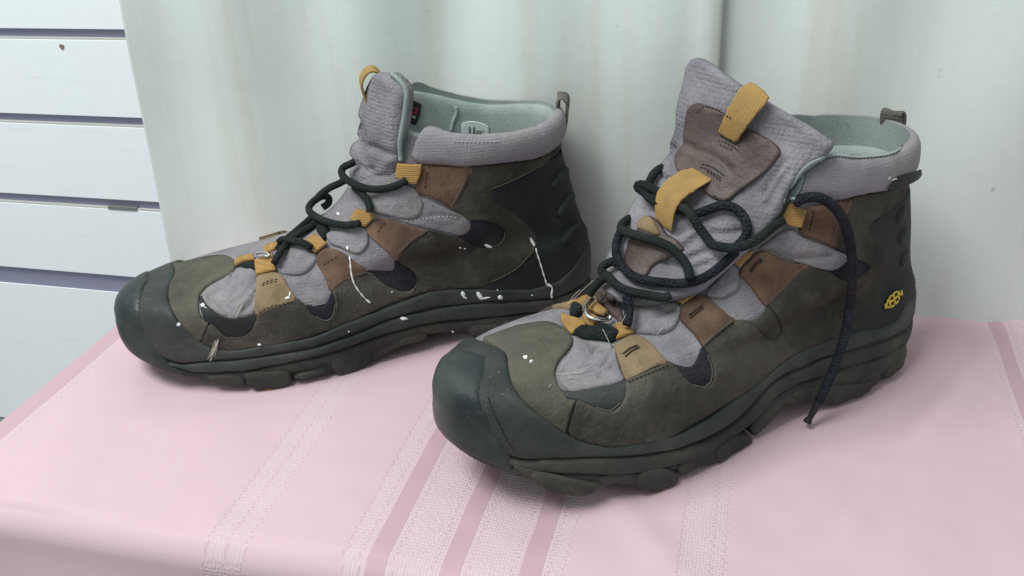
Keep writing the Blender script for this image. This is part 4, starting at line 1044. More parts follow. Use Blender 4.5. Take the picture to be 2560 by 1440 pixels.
# stitching and creases
for t, ls in ((tabs[0], [tr(A1, [(1265, 490), (1330, 462), (1400, 452)]), tr(A1, [(1260, 505), (1330, 480), (1400, 468)])]), (tabs[1], [tr(A5, [(400, 1000), (480, 950), (575, 895)])]), (tabs[2], [tr(A5, [(1010, 630), (1060, 560), (1120, 500)])]), (tabs[3], [tr(A2, [(1160, 350), (1170, 280), (1180, 205)])])):
    for l in ls: stitches(b, 'stitching', l, M_STITCH, t)
for l in (tr(A2, [(1120, 392), (1200, 432), (1300, 478), (1360, 500)]), tr(A2, [(1180, 176), (1350, 182), (1490, 190)])):
    stitches(b, 'stitching', l, M_STITCH, tabs[3])
for l in (tr(A2, [(1560, 180), (1750, 165), (1950, 142), (2100, 108)]), tr(A2, [(1440, 420), (1480, 330), (1520, 230)]), tr(A2, [(1210, 708), (1330, 735), (1450, 760)]), tr(A2, [(980, 868), (1080, 772), (1180, 705)]), tr(A2, [(945, 940), (1000, 985), (1075, 1030), (1108, 1095), (1075, 1168)]), tr(A1, [(1240, 725), (1330, 680), (1520, 635)]), tr(A1, [(1870, 560), (1885, 660), (1860, 760), (1800, 812)])):
    stitches(b, 'stitching', l, M_STITCHD, A.root)
for l in (tr(A4, [(60, 690), (260, 700), (450, 695), (600, 690)]), tr(A5, [(1330, 510), (1550, 480), (1800, 455), (1930, 470)]), tr(A5, [(750, 910), (900, 970), (1040, 1030)])):
    stitches(b, 'stitching', l, M_WHITEPRINT, A.root, dash=3, gap=6, r=.0003)
# dried paint
paint(b, tr(A2, [(556, 900), (562, 950), (566, 1000), (575, 1055), (590, 1110), (615, 1155), (645, 1195), (690, 1245), (722, 1270)]), .00045, M_PAINT, blobs=((1, .9, .04), (.42, .6, .05)))
paint(b, tr(A6, [(1838, 240), (1850, 290), (1885, 400), (1915, 500), (1948, 605)]), .00045, M_PAINT)
paint(b, tr(A6, [(1948, 605), (1985, 618), (2004, 650), (1995, 700), (2000, 738)]), .0006, M_PAINT, blobs=((1, .8, .1), (0, .4, .2)))
for (fr, x, y, rx, ry, an) in ((A6, 1805, 180, 45, 14, 1.1), (A6, 1108, 700, 22, 24, 0), (A6, 1130, 735, 26, 8, .4), (A6, 1275, 718, 45, 22, .9), (A6, 1335, 740, 50, 6, -.2), (A6, 1482, 732, 26, 20, .3), (A6, 1365, 222, 42, 14, .4), (A6, 1082, 235, 14, 5, 0), (A6, 1130, 245, 9, 5, 0), (A6, 520, 945, 38, 15, 0), (A6, 1010, 1078, 16, 9, .5), (A6, 1455, 658, 6, 6, 0), (A6, 1800, 712, 6, 6, 0),
                           (A1, 776, 665, 17, 17, 0), (A1, 797, 683, 16, 4, .5), (A1, 1470, 605, 22, 12, -.3), (A1, 1488, 575, 8, 22, .2), (A1, 580, 822, 16, 15, 0), (A1, 1240, 987, 14, 9, 0), (A1, 1970, 880, 6, 5, 0), (A5, 562, 425, 17, 17, 0), (A5, 672, 812, 15, 26, -.2), (A5, 1170, 1304, 10, 6, 0)):
    paint_blob(b, fr[0] + x / fr[2], fr[1] + y / fr[2], rx / fr[2], ry / fr[2], M_PAINT, an)
# tufts of pale hair
for i in range(16):
    x0, y0 = 893 + RNG.uniform(-12, 12), 955 + RNG.uniform(-15, 15)
    l = [(x0, y0), (x0 - RNG.uniform(5, 35), y0 + RNG.uniform(40, 75)), (x0 - RNG.uniform(20, 90), y0 + RNG.uniform(90, 165))]
    cord(b, 'stray_hair', drape(b, tr(A1, l), .0006, 6, 1), .00014, M_HAIR, reg=False, nseg=4)
for i in range(5):
    x0, y0 = 1085 + RNG.uniform(-10, 25), 640 + RNG.uniform(-10, 40)
    cord(b, 'stray_hair', drape(b, tr(A1, [(x0, y0), (x0 - 30, y0 + 50), (x0 - 55, y0 + 110)]), .0006, 6, 1), .00012, M_HAIR, reg=False, nseg=4)
# ------------------------------------------------------------------ the front boot, tongue flopped open
B1 = (1560, 120, 4.5); B2 = (1900, 240, 4.5); B3 = (1480, 400, 4.5); B4 = (1780, 440, 4.5); B5 = (1260, 680, 4.5); B6 = (1560, 600, 4.5)
B7 = (1880, 540, 2.6667); B8 = (1060, 780, 3.0); B9 = (1780, 440, 2.182); B10 = (1060, 740, 2.769)
Bb = start_boot(BOOT_B, 'hiking_boot', 'worn brown hiking boot at the front, tongue flopped open, loose lace hanging to the table', 'pair of worn hiking boots')
b = Bb
MIDT = [(1150, 945), (1280, 982), (1420, 997), (1550, 983), (1700, 958), (1850, 918), (1920, 902)]
TOP7 = [(0, 1130), (100, 1040), (200, 960), (300, 900), (400, 860), (500, 825), (600, 785), (750, 755), (870, 735), (950, 690), (1000, 620), (1020, 540)]
G1r = [(1060, 690), (960, 775), (800, 840), (640, 885), (500, 925), (400, 965), (300, 1010), (200, 1050), (100, 1122)]
G1p = tr(B8, [(1920, 1005), (1850, 1025), (1700, 1050), (1500, 1073), (1300, 1078), (1100, 1082), (900, 1088), (700, 1100)])
CAPR = [(680, 1080), (630, 1020), (570, 930), (520, 830), (480, 740), (450, 630), (460, 560), (480, 450), (496, 330), (470, 268), (400, 222), (330, 212)]
wrap_band(b, 'rubber_rand', tr(B8, [(480, 198), (560, 232), (610, 272), (635, 340), (640, 420), (660, 520), (700, 600), (770, 680), (860, 760), (960, 830), (1050, 890)] + MIDT) + tr(B7, TOP7), tr(B7, G1r) + [(1880, 1000), (1840, 1042), (1795, 1075), (1750, 1096)] + G1p, M_RUBBER, .0028, wr=.0004)
G2r = [(1066, 790), (1000, 842), (950, 872), (860, 925), (700, 975), (580, 1012), (500, 1042), (400, 1078), (300, 1112), (200, 1160), (100, 1230)]
G2p = [(1885, 1046), (1832, 1085), (1770, 1128)] + tr(B8, [(1920, 1125), (1850, 1140), (1700, 1175), (1550, 1195), (1400, 1205), (1200, 1202), (1000, 1192), (850, 1175), (720, 1150)])
wrap_band(b, 'midsole_band', tr(B7, [(x, y + 9) for x, y in G1r]) + [(1882, 1004), (1842, 1046), (1797, 1079), (1752, 1100)] + [(x, y + 3) for x, y in G1p], tr(B7, G2r) + G2p, M_SOLE, .0030, wr=.0004)
wrap_band(b, 'outsole_band', tr(B7, [(x, y + 9) for x, y in G2r]) + [(x, y + 3) for x, y in G2p], np.array([(0.0, 1.6), (math.pi, 1.6)]), M_SOLE, .0022, wr=.0006)
C2 = (1300, 1080, 2.206); C3 = (1840, 880, 3.033)
for l in (tr(C2, [(62, 248), (110, 226), (250, 252), (400, 282), (452, 290), (430, 325), (380, 352), (280, 352), (180, 337), (110, 297)]), tr(C2, [(645, 265), (680, 222), (760, 200), (830, 212), (878, 250), (870, 292), (800, 327), (720, 335), (658, 316)]), tr(C2, [(1083, 112), (1130, 62), (1190, 28), (1250, 22), (1288, 45), (1265, 97), (1200, 142), (1135, 188), (1093, 177)]), tr(C3, [(420, 330), (560, 275), (720, 262), (850, 255), (960, 245), (1045, 222), (1038, 282), (980, 332), (880, 362), (800, 402), (740, 408), (640, 392), (520, 385)])):
    tread_block(b, l)
lug(b, .008, .040)
for l in ([(1494, 1196), (1540, 1186), (1602, 1186), (1604, 1214), (1562, 1213), (1530, 1208), (1504, 1214)], [(1696, 1168), (1750, 1136), (1802, 1118), (1808, 1156), (1762, 1163), (1738, 1172), (1704, 1190)], [(1882, 1066), (1930, 1012), (1990, 972), (2040, 956), (2050, 992), (2000, 1002), (1950, 1017), (1905, 1062), (1888, 1092)], [(1284, 1162), (1330, 1172), (1366, 1182), (1352, 1200), (1318, 1190), (1292, 1177)], [(2150, 960), (2186, 928), (2204, 946), (2182, 968), (2162, 980)]):
    tread_block(b, l, out=.0018)
for px_, py_ in ((1646, 1224), (1822, 1142)):
    panel(b, 'worn_lug_core', [(px_ - 6, py_ + 4), (px_ - 2, py_ - 4), (px_ + 6, py_ - 7), (px_ + 7, py_), (px_ + 1, py_ + 4)], M_ORANGE, .0006, .0030, r=2, res=3, reg=False)
wrap_cap(b, 'toe_cap', tr(B8, [(340, 205), (400, 222), (466, 268), (494, 332), (478, 450), (458, 560), (448, 632), (478, 742), (518, 832), (568, 932), (628, 1022), (686, 1088), (690, 1140), (668, 1180)]), M_CAP, .0038)
panel(b, 'mesh_window', tr(B8, [(1000, 560), (1060, 640), (1130, 660), (1180, 675), (1290, 720), (1390, 745), (1485, 685), (1515, 600), (1520, 510), (1350, 560), (1180, 590), (1060, 590)]), M_RUBBER, .0008, r=4)
panel(b, 'mesh_window', tr(B10, [(1680, 450), (1760, 480), (1860, 480), (1930, 338), (1970, 408), (2002, 500), (1990, 594), (1932, 637), (1858, 620), (1786, 563)]), M_DARKMESH, .0008, r=4)
panel(b, 'mesh_window', tr(B6, [(1210, 900), (1330, 900), (1440, 900), (1520, 860), (1590, 780), (1600, 685), (1655, 778), (1735, 900), (1757, 1020), (1702, 1116), (1596, 1106), (1494, 1004), (1396, 934)]), M_LEATHER, .0008, r=4)
panel(b, 'mesh_window', tr(B4, [(1300, 1058), (1400, 1030), (1480, 970), (1505, 895), (1530, 886), (1655, 944), (1752, 1000), (1704, 1090), (1562, 1178), (1478, 1178), (1398, 1136)]), M_DARKMESH, .0008, r=4)
f = groove_fn([tr(B5, [(610, 1155), (750, 1135), (900, 1100), (1030, 1088), (1110, 1070), (1180, 970), (1230, 870)]), tr(B5, [(1000, 920), (1060, 880), (1140, 860)]), tr(B5, [(1090, 1180), (1120, 1130), (1200, 1090)])], .0018, 5)
panel(b, 'gusset_fold', tr(B5, [(602, 1150), (640, 1045), (720, 945), (770, 850), (790, 735), (900, 775), (1050, 788), (1170, 808), (1245, 860), (1275, 990), (1320, 1150), (1340, 1230), (1100, 1300), (800, 1355), (700, 1330), (630, 1250)]), M_FABRIC, .0018, r=8, res=6, wr=(.0026, 70), fn=f)
f = groove_fn([tr(B6, [(90, 1040), (250, 950), (400, 870), (560, 790)]), tr(B6, [(380, 770), (420, 800), (500, 790)])], .0020, 6)
panel(b, 'gusset_fold', tr(B6, [(72, 1030), (98, 900), (140, 720), (250, 695), (450, 712), (600, 722), (642, 790), (627, 870), (602, 942), (522, 1032), (370, 1074), (200, 1064)]), M_FABRIC, .0024, r=6, wr=(.0014, 80), puff=.0010, fn=f)
panel(b, 'gusset_fold', tr(B6, [(920, 620), (1000, 500), (1130, 350), (1220, 265), (1272, 310), (1292, 420), (1282, 540), (1200, 612), (1090, 662), (980, 652)]), M_FABRIC, .0026, r=6, wr=(.0012, 80), puff=.0014)
f = groove_fn([tr(B4, [(520, 840), (700, 850), (880, 910), (1000, 900), (1300, 870)]), tr(B4, [(700, 860), (860, 905), (960, 900)])], .0024, 6)
panel(b, 'gusset_fold', tr(B4, [(500, 830), (620, 740), (750, 640), (900, 590), (965, 650), (1060, 700), (1200, 750), (1350, 810), (1510, 885), (1480, 970), (1390, 1035), (1310, 1058), (1200, 1040), (1050, 1000), (900, 950), (740, 895), (640, 850)]), M_FABRIC, .0022, r=7, wr=(.0012, 80), puff=.0020, fn=f)
panel(b, 'mesh_window', tr(B8, [(1040, 890), (1095, 655), (1165, 668), (1140, 750), (1092, 895)]), M_COUNTER, .0008, r=3)  # dark strip laid under the vamp and quarter seam gap; no window here
# collar
f = groove_fn([tr(B2, [(600, 860), (800, 850), (1000, 860), (1300, 850), (1550, 780)])], .0006, 5)
CT = [(300, 1135), (330, 1060), (400, 920), (470, 822), (560, 744), (700, 684), (830, 644), (950, 654), (1100, 672), (1300, 659), (1450, 636), (1545, 605), (1610, 555)]
colr = wrap_band(b, 'collar', tr(B2, CT), tr(B2, [(1625, 920), (1590, 962), (1440, 1044), (1250, 1076), (1040, 1116), (900, 1150), (700, 1165), (480, 1170), (390, 1182), (310, 1190)]), M_COLLAR, .0050, r=.007, f1=ring_map(b, tr(B2, [(300, 1125), (312, 1100)]))[:, 0].mean(), nv=16, back=M_LINING, puff=.0012, w=.03)
# counter
CNT = tr(B9, [(1034, 112), (960, 186), (878, 238), (856, 290), (894, 352), (934, 422), (934, 520), (914, 618), (874, 696), (794, 786), (760, 842), (900, 816), (990, 776), (1042, 706), (1062, 622), (1060, 545), (1060, 455), (1043, 382), (1047, 322), (1032, 252), (1037, 200), (1034, 140)])
wrap_band(b, 'heel_leather', tr(B2, [(1625, 920), (1590, 962), (1440, 1044), (1250, 1076), (1040, 1116)]), tr(B7, [(600, 785), (750, 755), (870, 735), (950, 690), (1000, 620), (1020, 540)]), M_LEATHER, .0006, r=.002, f1=1.0, nv=14)
ctr = wrap_cap(b, 'heel_counter', tr(B9, [(1034, 104), (960, 186), (878, 238), (856, 290), (894, 352), (934, 422), (934, 520), (914, 618), (874, 696), (794, 786), (760, 842)]), M_COUNTER, .0015, r=.002, heel=True, kmin=b.n_sole - 3.6, under=.10)
for rb in ([(1036, 150), (1000, 190), (985, 240), (1005, 262), (1030, 235), (1040, 195)], [(1046, 265), (1010, 300), (995, 350), (1012, 372), (1040, 345), (1052, 310)], [(1058, 385), (1018, 420), (1005, 470), (1022, 492), (1050, 465), (1062, 430)]):
    panel(b, 'counter_rib', tr(B9, rb), M_COUNTER, .0022, base=.0008, r=9, res=5, mirror=True)
# leather
tabsB = []
tabsB.append(panel(b, 'eyestay_tab', tr(B5, [(1248, 840), (1330, 778), (1450, 728), (1560, 750), (1640, 810), (1730, 910), (1830, 1030), (1700, 1075), (1550, 1155), (1400, 1225), (1370, 1235), (1325, 1140), (1288, 1020), (1250, 900)]), M_TABPALE, .0015, base=.0008, r=4, mirror=True, label='pale worn tan leather tab'))
tabsB.append(panel(b, 'eyestay_tab', tr(B6, [(628, 870), (650, 780), (720, 700), (820, 640), (900, 618), (980, 680), (1080, 770), (1170, 850), (1245, 912), (1112, 1012), (1010, 1097), (902, 1205), (868, 1190), (798, 1082), (698, 982), (638, 912)]), M_TAB, .0015, base=.0008, r=4, mirror=True))
tabsB.append(panel(b, 'eyestay_tab', tr(B4, [(308, 1110), (340, 1018), (420, 938), (500, 858), (600, 845), (750, 910), (900, 970), (1075, 998), (965, 1080), (865, 1198), (755, 1308), (610, 1450), (555, 1422), (448, 1270), (348, 1150)]), M_TAB, .0015, base=.0008, r=4, mirror=True))
tabsB.append(panel(b, 'eyestay_tab', tr(B4, [(1048, 360), (1200, 325), (1330, 290), (1500, 265), (1565, 250), (1515, 400), (1432, 545), (1388, 705), (1375, 805), (1250, 742), (1100, 692), (998, 652), (973, 590), (998, 480)]), M_TAB, .0015, base=.0008, r=4, mirror=True))
panel(b, 'vamp_overlay', tr(B8, [(450, 204), (600, 148), (700, 114), (800, 94), (900, 83), (980, 97), (1060, 140), (1110, 200), (1115, 240), (1080, 300), (1020, 370), (985, 440), (985, 500), (1010, 560), (1050, 620), (1085, 660), (1138, 665), (1098, 750), (1062, 885), (1044, 895), (954, 836), (852, 766), (762, 687), (690, 606), (650, 523), (630, 422), (622, 345), (575, 298), (512, 258), (450, 225)]), M_VAMP, .0022, r=6, over=True, wr=(.0004, 60))
QB = tr(B9, [(775, 106), (800, 94), (900, 82), (980, 62), (1030, 44), (1033, 106), (955, 190), (872, 244), (850, 292), (888, 354), (928, 424), (928, 520), (908, 616), (868, 692), (788, 780), (758, 836)])
QB += tr(B7, [(600, 790), (500, 830), (400, 865), (300, 905), (200, 965), (100, 1045), (0, 1135)]) + tr(B8, [(1850, 924), (1700, 964), (1550, 989), (1420, 1003), (1280, 988), (1150, 951), (1082, 892), (1116, 750), (1146, 668), (1180, 670), (1290, 715), (1390, 740), (1480, 680), (1510, 600), (1515, 522), (1600, 480), (1700, 435), (1808, 387)])
QB += tr(B10, [(1690, 455), (1740, 490), (1790, 560), (1860, 615), (1930, 632), (1985, 590), (1995, 500), (1965, 410), (1928, 347)]) + tr(B6, [(900, 1180), (1000, 1080), (1100, 1000), (1220, 907), (1400, 930), (1500, 1000), (1600, 1100), (1700, 1110), (1750, 1020), (1730, 900), (1650, 780), (1607, 692), (1700, 570)])
QB += tr(B4, [(820, 1165), (850, 1183), (950, 1062), (1050, 992), (1200, 1040), (1300, 1062), (1400, 1130), (1480, 1172), (1560, 1172), (1700, 1085), (1745, 1000), (1650, 945), (1530, 890), (1450, 850), (1364, 796), (1372, 700), (1417, 540), (1490, 400), (1545, 270)])
RC = np.random.default_rng(3)
cracks = [tr(B8, [(x + RC.uniform(-12, 12) * k, y + 38 * k + RC.uniform(-8, 8)) for k in range(int(RC.integers(2, 6)))]) for x, y in zip(RC.uniform(1130, 1660, 22), RC.uniform(740, 880, 22))]
QB = [p for i, p in enumerate(QB) if i == 0 or (abs(p[0] - QB[i - 1][0]) + abs(p[1] - QB[i - 1][1])) > 3]
f = groove_fn([tr(B8, [(1540, 640), (1560, 760), (1600, 850), (1540, 960)]), tr(B8, [(1250, 880), (1320, 830), (1400, 900)]), tr(B8, [(1190, 850), (1230, 800), (1330, 960)])] + cracks, .0008, 3)
panel(b, 'quarter_leather', QB, M_LEATHER, .0020, r=4, res=6, mirror=True, wr=(.0007, 50), fn=f)
for l in (tr(B6, [(1607, 692), (1700, 570), (1800, 450), (1900, 340), (2010, 255)]), tr(B6, [(900, 1180), (1000, 1080), (1100, 1000), (1220, 907)]), tr(B10, [(1860, 613), (1930, 630), (1984, 590), (1994, 500), (1965, 412)]), tr(B8, [(1290, 715), (1390, 739), (1478, 680)]), tr(B4, [(1366, 790), (1374, 700), (1419, 540), (1492, 400), (1547, 270)])):
    rebuild(b); cord(b, 'cut_edge', drape(b, l, .0001, 5, 2), .00034, M_EDGE, reg=False, nseg=5)
# webbing
panel(b, 'lace_loop', tr(B4, [(868, 280), (932, 272), (915, 320), (1034, 370), (1002, 460), (972, 562), (860, 550), (748, 480), (790, 400), (830, 330)]), M_WEB, .0011, base=.0042, r=3, res=5, sharp=True)
panel(b, 'lace_loop', tr(B4, [(140, 885), (250, 870), (462, 830), (432, 890), (372, 950), (310, 1025), (240, 972)]), M_WEB, .0011, base=.0034, r=3, res=5, sharp=True)
panel(b, 'lace_loop', tr(B6, [(498, 590), (580, 545), (700, 550), (800, 560), (857, 600), (760, 680), (667, 755), (600, 700)]), M_WEB, .0011, base=.0034, r=3, res=5, sharp=True)
panel(b, 'lace_loop', tr(B5, [(1250, 650), (1310, 610), (1360, 578), (1412, 640), (1462, 720), (1350, 765), (1258, 800), (1300, 720)]), M_WEB, .0011, base=.0030, r=3, res=5, sharp=True)
rebuild(b)
# tongue: a broad flap that leans out over the instep
rowsT = [((1500, 700), -.030, (1740, 800), .030), ((1545, 620), -.034, (1830, 720), .032), ((1600, 520), -.037, (1900, 625), .033), ((1665, 420), -.041, (1965, 520), .034), ((1690, 350), -.044, (2015, 445), .035), ((1703, 260), -.046, (2065, 398), .037), ((1728, 150), -.049, (2090, 352), .039)]
T3 = []
for f_, yf, n_, yn in rowsT: T3.append((b.pick(*f_, yf), b.pick(*n_, yn)))
T3 = np.array(T3)
ext = [T3[0] + (T3[0] - T3[1]) * k for k in (1.5,)] + list(T3) + [T3[-1] + (T3[-1] - T3[-2]) * k for k in (.6, 1.2)]
T3 = np.array(ext); ku = len(T3)
Fa = catmull(T3[:, 0], ku * 6); Ne = catmull(T3[:, 1], ku * 6)
vs = np.linspace(-.12, 1.12, 40); TV = []
for i in range(len(Fa)):
    bul = .011 * (1 - .35 * i / len(Fa))
    for v in vs:
        p = Fa[i] + (Ne[i] - Fa[i]) * v
        TV.append(p + np.array([.92, 0, .39]) * bul * (1 - (2 * v - 1) ** 2))
nvv = len(vs); TF = [(i * nvv + j, i * nvv + j + 1, (i + 1) * nvv + j + 1, (i + 1) * nvv + j) for i in range(len(Fa) - 1) for j in range(nvv - 1)]
b.tbvh = BVHTree.FromPolygons([tuple(p) for p in TV], TF)
f = groove_fn([tr(B3, [(780, 180), (900, 260), (1050, 330)]), tr(B3, [(600, 520), (680, 560), (800, 560)]), tr(B3, [(1000, 830), (1100, 780), (1180, 740)]), tr(B3, [(1050, 1000), (1180, 900), (1280, 850)]), tr(B3, [(1080, 1130), (1250, 1060), (1420, 970)]), tr(B3, [(1380, 830), (1500, 840), (1700, 800)]), tr(B3, [(860, 1180), (980, 1180), (1120, 1130)]), tr(B3, [(1120, 1270), (1200, 1210), (1300, 1180)]), tr(B2, [(60, 1100), (180, 900), (300, 760)]), tr(B1, [(600, 1130), (560, 1250), (540, 1400)]), tr(B4, [(640, 330), (760, 120), (860, -40)])], .0030, 8)
tgB = panel(b, 'tongue', [(1745, 145), (1775, 156), (1830, 196), (1900, 241), (1960, 278), (2020, 312), (2068, 344), (2083, 357), (2078, 377), (2050, 402), (2012, 428), (1990, 452), (1965, 490), (1950, 532), (1900, 600), (1850, 645), (1800, 690), (1750, 730), (1690, 750), (1600, 765), (1530, 745), (1505, 700), (1540, 612), (1585, 520), (1604, 490), (1642, 440), (1674, 392), (1683, 360), (1697, 320), (1700, 270), (1717, 200), (1724, 168)], M_TONGUE, .0042, r=12, res=7, bvh=b.tbvh, wr=(.0024, 48), fn=f, back=M_LINING)
P = drape(b, [(1780, 160), (1830, 196), (1900, 241), (1960, 278), (2020, 312), (2070, 347)], .0002, 5, 2, bvh=b.tbvh)
f = groove_fn([tr(B1, [(760, 1100), (860, 1150), (1000, 1220), (1150, 1310), (1250, 1400)]), tr(B1, [(880, 1180), (1100, 1260)])], .0014, 10)
pat = panel(b, 'tongue_patch', tr(B1, [(790, 760), (810, 690), (860, 645), (940, 640), (1050, 680), (1230, 770), (1400, 890), (1480, 930), (1620, 1010), (1740, 1100), (1783, 1180), (1760, 1260), (1600, 1430)]) + tr(B3, [(1680, 380), (1600, 450), (1540, 487), (1450, 480), (1330, 405), (1200, 260), (1100, 210), (1030, 160), (1008, 90)]) + tr(B1, [(650, 1330), (665, 1240), (735, 1110), (755, 1020), (770, 880)]), M_PATCH, .0014, base=.0054, r=5, bvh=b.tbvh, wr=(.0022, 48), fn=f, parent=tgB)
rebuild(b)
def arch(px0, px1, hgt):
    a, c = np.array(px0, float), np.array(px1, float); l2 = ((c - a) ** 2).sum()
    def g(px, py, p):
        t = np.clip(((np.array([px, py]) - a) @ (c - a)) / l2, 0, 1); return hgt * 4 * t * (1 - t)
    return g
panel(b, 'tongue_loop', tr(B1, [(1140, 975), (1200, 880), (1330, 660), (1420, 480), (1500, 405), (1545, 418), (1640, 490), (1708, 570), (1680, 640), (1600, 750), (1460, 940), (1350, 1075), (1310, 1092), (1225, 1040)]), M_WEBL, .0007, base=.0068, r=2, res=6, bvh=b.tbvh, sharp=True, fn=arch((1830, 350), (1925, 215), .006), back=M_WEBL, parent=tgB, lifted=True)
rebuild(b)
for l in ([(1085, 995), (1160, 1010), (1230, 1050), (1320, 1130)], [(1065, 1045), (1150, 1070), (1220, 1110), (1310, 1170)], [(1080, 1090), (1150, 1120), (1220, 1150)]):
    stitches(b, 'stitching', tr(B1, l), M_STITCH, pat, dash=5, gap=5)
for l in ([(1240, 50), (1300, 60), (1400, 110), (1500, 190)], [(1230, 80), (1300, 110), (1400, 170), (1470, 220)], [(1300, 130), (1380, 180), (1460, 245)], [(1380, 400), (1450, 455), (1540, 465), (1610, 410), (1700, 320)]):
    stitches(b, 'stitching', tr(B3, l), M_STITCHD, pat, dash=5, gap=5)
stitches(b, 'stitching', tr(B1, [(830, 730), (870, 680), (940, 665), (1050, 705), (1220, 800)]), M_STITCHD, pat, dash=5, gap=5)
# leather lace guides on the tongue
gd = panel(b, 'lace_guide', tr(B3, [(530, 760), (560, 680), (640, 632), (715, 658), (790, 735), (850, 835), (960, 900), (1022, 980), (1012, 1032), (900, 1092), (780, 1142), (680, 1212), (612, 1312), (500, 1302), (400, 1230), (358, 1150), (390, 1050), (430, 920), (500, 830)]), M_PATCH, .0018, base=.0002, r=6, bvh=b.allbvh, wr=(.001, 70))
panel(b, 'lace_guide', tr(B3, [(540, 790), (560, 700), (640, 650), (700, 670), (740, 740), (790, 840), (740, 870), (640, 830), (600, 810)]), M_TABPALE, .0022, base=.0016, r=7, bvh=b.allbvh)
panel(b, 'lace_guide', tr(B5, [(1035, 270), (1100, 235), (1200, 245), (1275, 330), (1335, 480), (1332, 570), (1220, 505), (1120, 405), (1050, 335)]), M_PATCH, .0022, base=.0006, r=6, bvh=b.allbvh, wr=(.001, 70))
panel(b, 'lace_loop', tr(B5, [(650, 500), (720, 530), (830, 560), (905, 590), (925, 640), (840, 690), (760, 722), (700, 660), (650, 590)]), M_WEB, .0011, base=.0020, r=3, res=5, wr=(.0012, 160))
panel(b, 'lace_loop', tr(B5, [(890, 540), (930, 495), (1000, 530), (1080, 570), (1050, 620), (1010, 655), (930, 630)]), M_WEB, .0011, base=.0030, r=3, res=5, sharp=True)
panel(b, 'lace_loop', tr(B5, [(960, 460), (1040, 390), (1110, 430), (1180, 490), (1130, 530), (1040, 510)]), M_WEB, .0011, base=.0030, r=3, res=5, sharp=True)
panel(b, 'lace_loop', tr(B5, [(720, 405), (780, 320), (880, 205), (962, 280), (900, 382), (800, 395)]), M_WEB, .0011, base=.0016, r=3, res=5, wr=(.001, 160))
panel(b, 'frayed_lace', tr(B5, [(785, 715), (900, 655), (1000, 660), (1090, 632), (1180, 640), (1250, 675), (1300, 735), (1210, 805), (1090, 795), (960, 788), (850, 755)]), M_LACE, .0036, .0012, r=8, res=5, wr=(.0030, 220))
panel(b, 'frayed_lace', tr(B5, [(750, 420), (800, 385), (880, 420), (885, 480), (800, 535), (742, 500)]), M_LACE, .0030, .0012, r=7, res=5, wr=(.0030, 220))
rebuild(b)
cord(b, 'lace_ring', drape(b, tr(B5, [(1005, 295), (930, 390), (915, 450), (950, 500), (1030, 532), (1120, 546), (1190, 528), (1195, 488)]), .0028, 4, 3), .0011, M_METAL, reg=False)
rl = .0025
def laceB(px, lift=.0030, mat=None, win=4, **kw):
    P = drape(b, px, lift, 5, win); return cord(b, 'lace', P, rl, mat or M_LACE, **kw)
laceB(tr(B5, [(960, 255), (1010, 180), (1080, 110), (1130, 70), (1180, 60), (1230, 110), (1300, 170), (1420, 220), (1560, 250), (1700, 275), (1800, 290), (1880, 262)]))
laceB(tr(B5, [(1370, 260), (1395, 330), (1405, 430), (1398, 520), (1380, 600)]), mat=M_LACE2)
laceB(tr(B3, [(290, 1180), (240, 1140), (160, 1170), (110, 1215), (120, 1270), (190, 1310)]))
def behind(px, lift=.003, back=.016, n=9, mat=None):
    P = drape(b, px, lift, 5, 4); w = np.clip(1 - np.arange(len(P)) / n, 0, 1) ** 1.5
    dd_ = P - b.eye; dd_ /= np.linalg.norm(dd_, axis=1, keepdims=True)
    return cord(b, 'lace', P + dd_ * (w * back)[:, None], rl, mat or M_LACE)
behind(tr(B3, [(850, 70), (800, 82), (745, 112), (690, 165), (655, 230), (630, 290), (650, 330)]))
rebuild(b)
laceB(tr(B3, [(330, 790), (295, 870), (270, 960), (275, 1060), (315, 1160), (400, 1258), (500, 1325), (640, 1358), (800, 1378), (1000, 1388), (1180, 1358), (1320, 1290), (1440, 1200), (1540, 1110), (1590, 1060), (1625, 1020)]), mat=M_LACE2, lift=.0026)
laceB(tr(B3, [(1120, 620), (1200, 597), (1300, 560), (1400, 525), (1500, 512), (1600, 540), (1690, 615), (1738, 720), (1740, 820), (1700, 900), (1640, 960)]), mat=M_LACE2)
rebuild(b)
behind(tr(B3, [(470, 635), (410, 665), (345, 715), (325, 760), (360, 800), (460, 835), (600, 878), (740, 918), (860, 970), (960, 1050), (1040, 1140), (1085, 1240), (1098, 1340)]))
laceB(tr(B4, [(800, 490), (720, 545), (640, 610), (520, 705), (400, 770), (250, 808), (100, 800), (0, 768)]) + tr(B3, [(1290, 870), (1195, 745), (1135, 640), (1080, 570), (1000, 520), (900, 440), (800, 385), (680, 325), (575, 280), (522, 276), (516, 312), (580, 360), (640, 420), (730, 480), (850, 525), (980, 560), (1090, 585)]), lift=.0032)
rebuild(b)
# lower tongue strap arches over the laces
panel(b, 'tongue_loop', tr(B3, [(1215, 140), (1290, 180), (1415, 260), (1350, 350), (1240, 460), (1110, 570), (1040, 670), (1000, 740), (950, 845), (880, 800), (800, 710), (830, 600), (880, 490), (990, 370), (1100, 240), (1160, 180)]), M_WEBL, .0007, base=.0062, r=2, res=6, bvh=b.tbvh, sharp=True, fn=arch((1770, 440), (1680, 580), .0075), back=M_WEBL, parent=tgB, lifted=True)
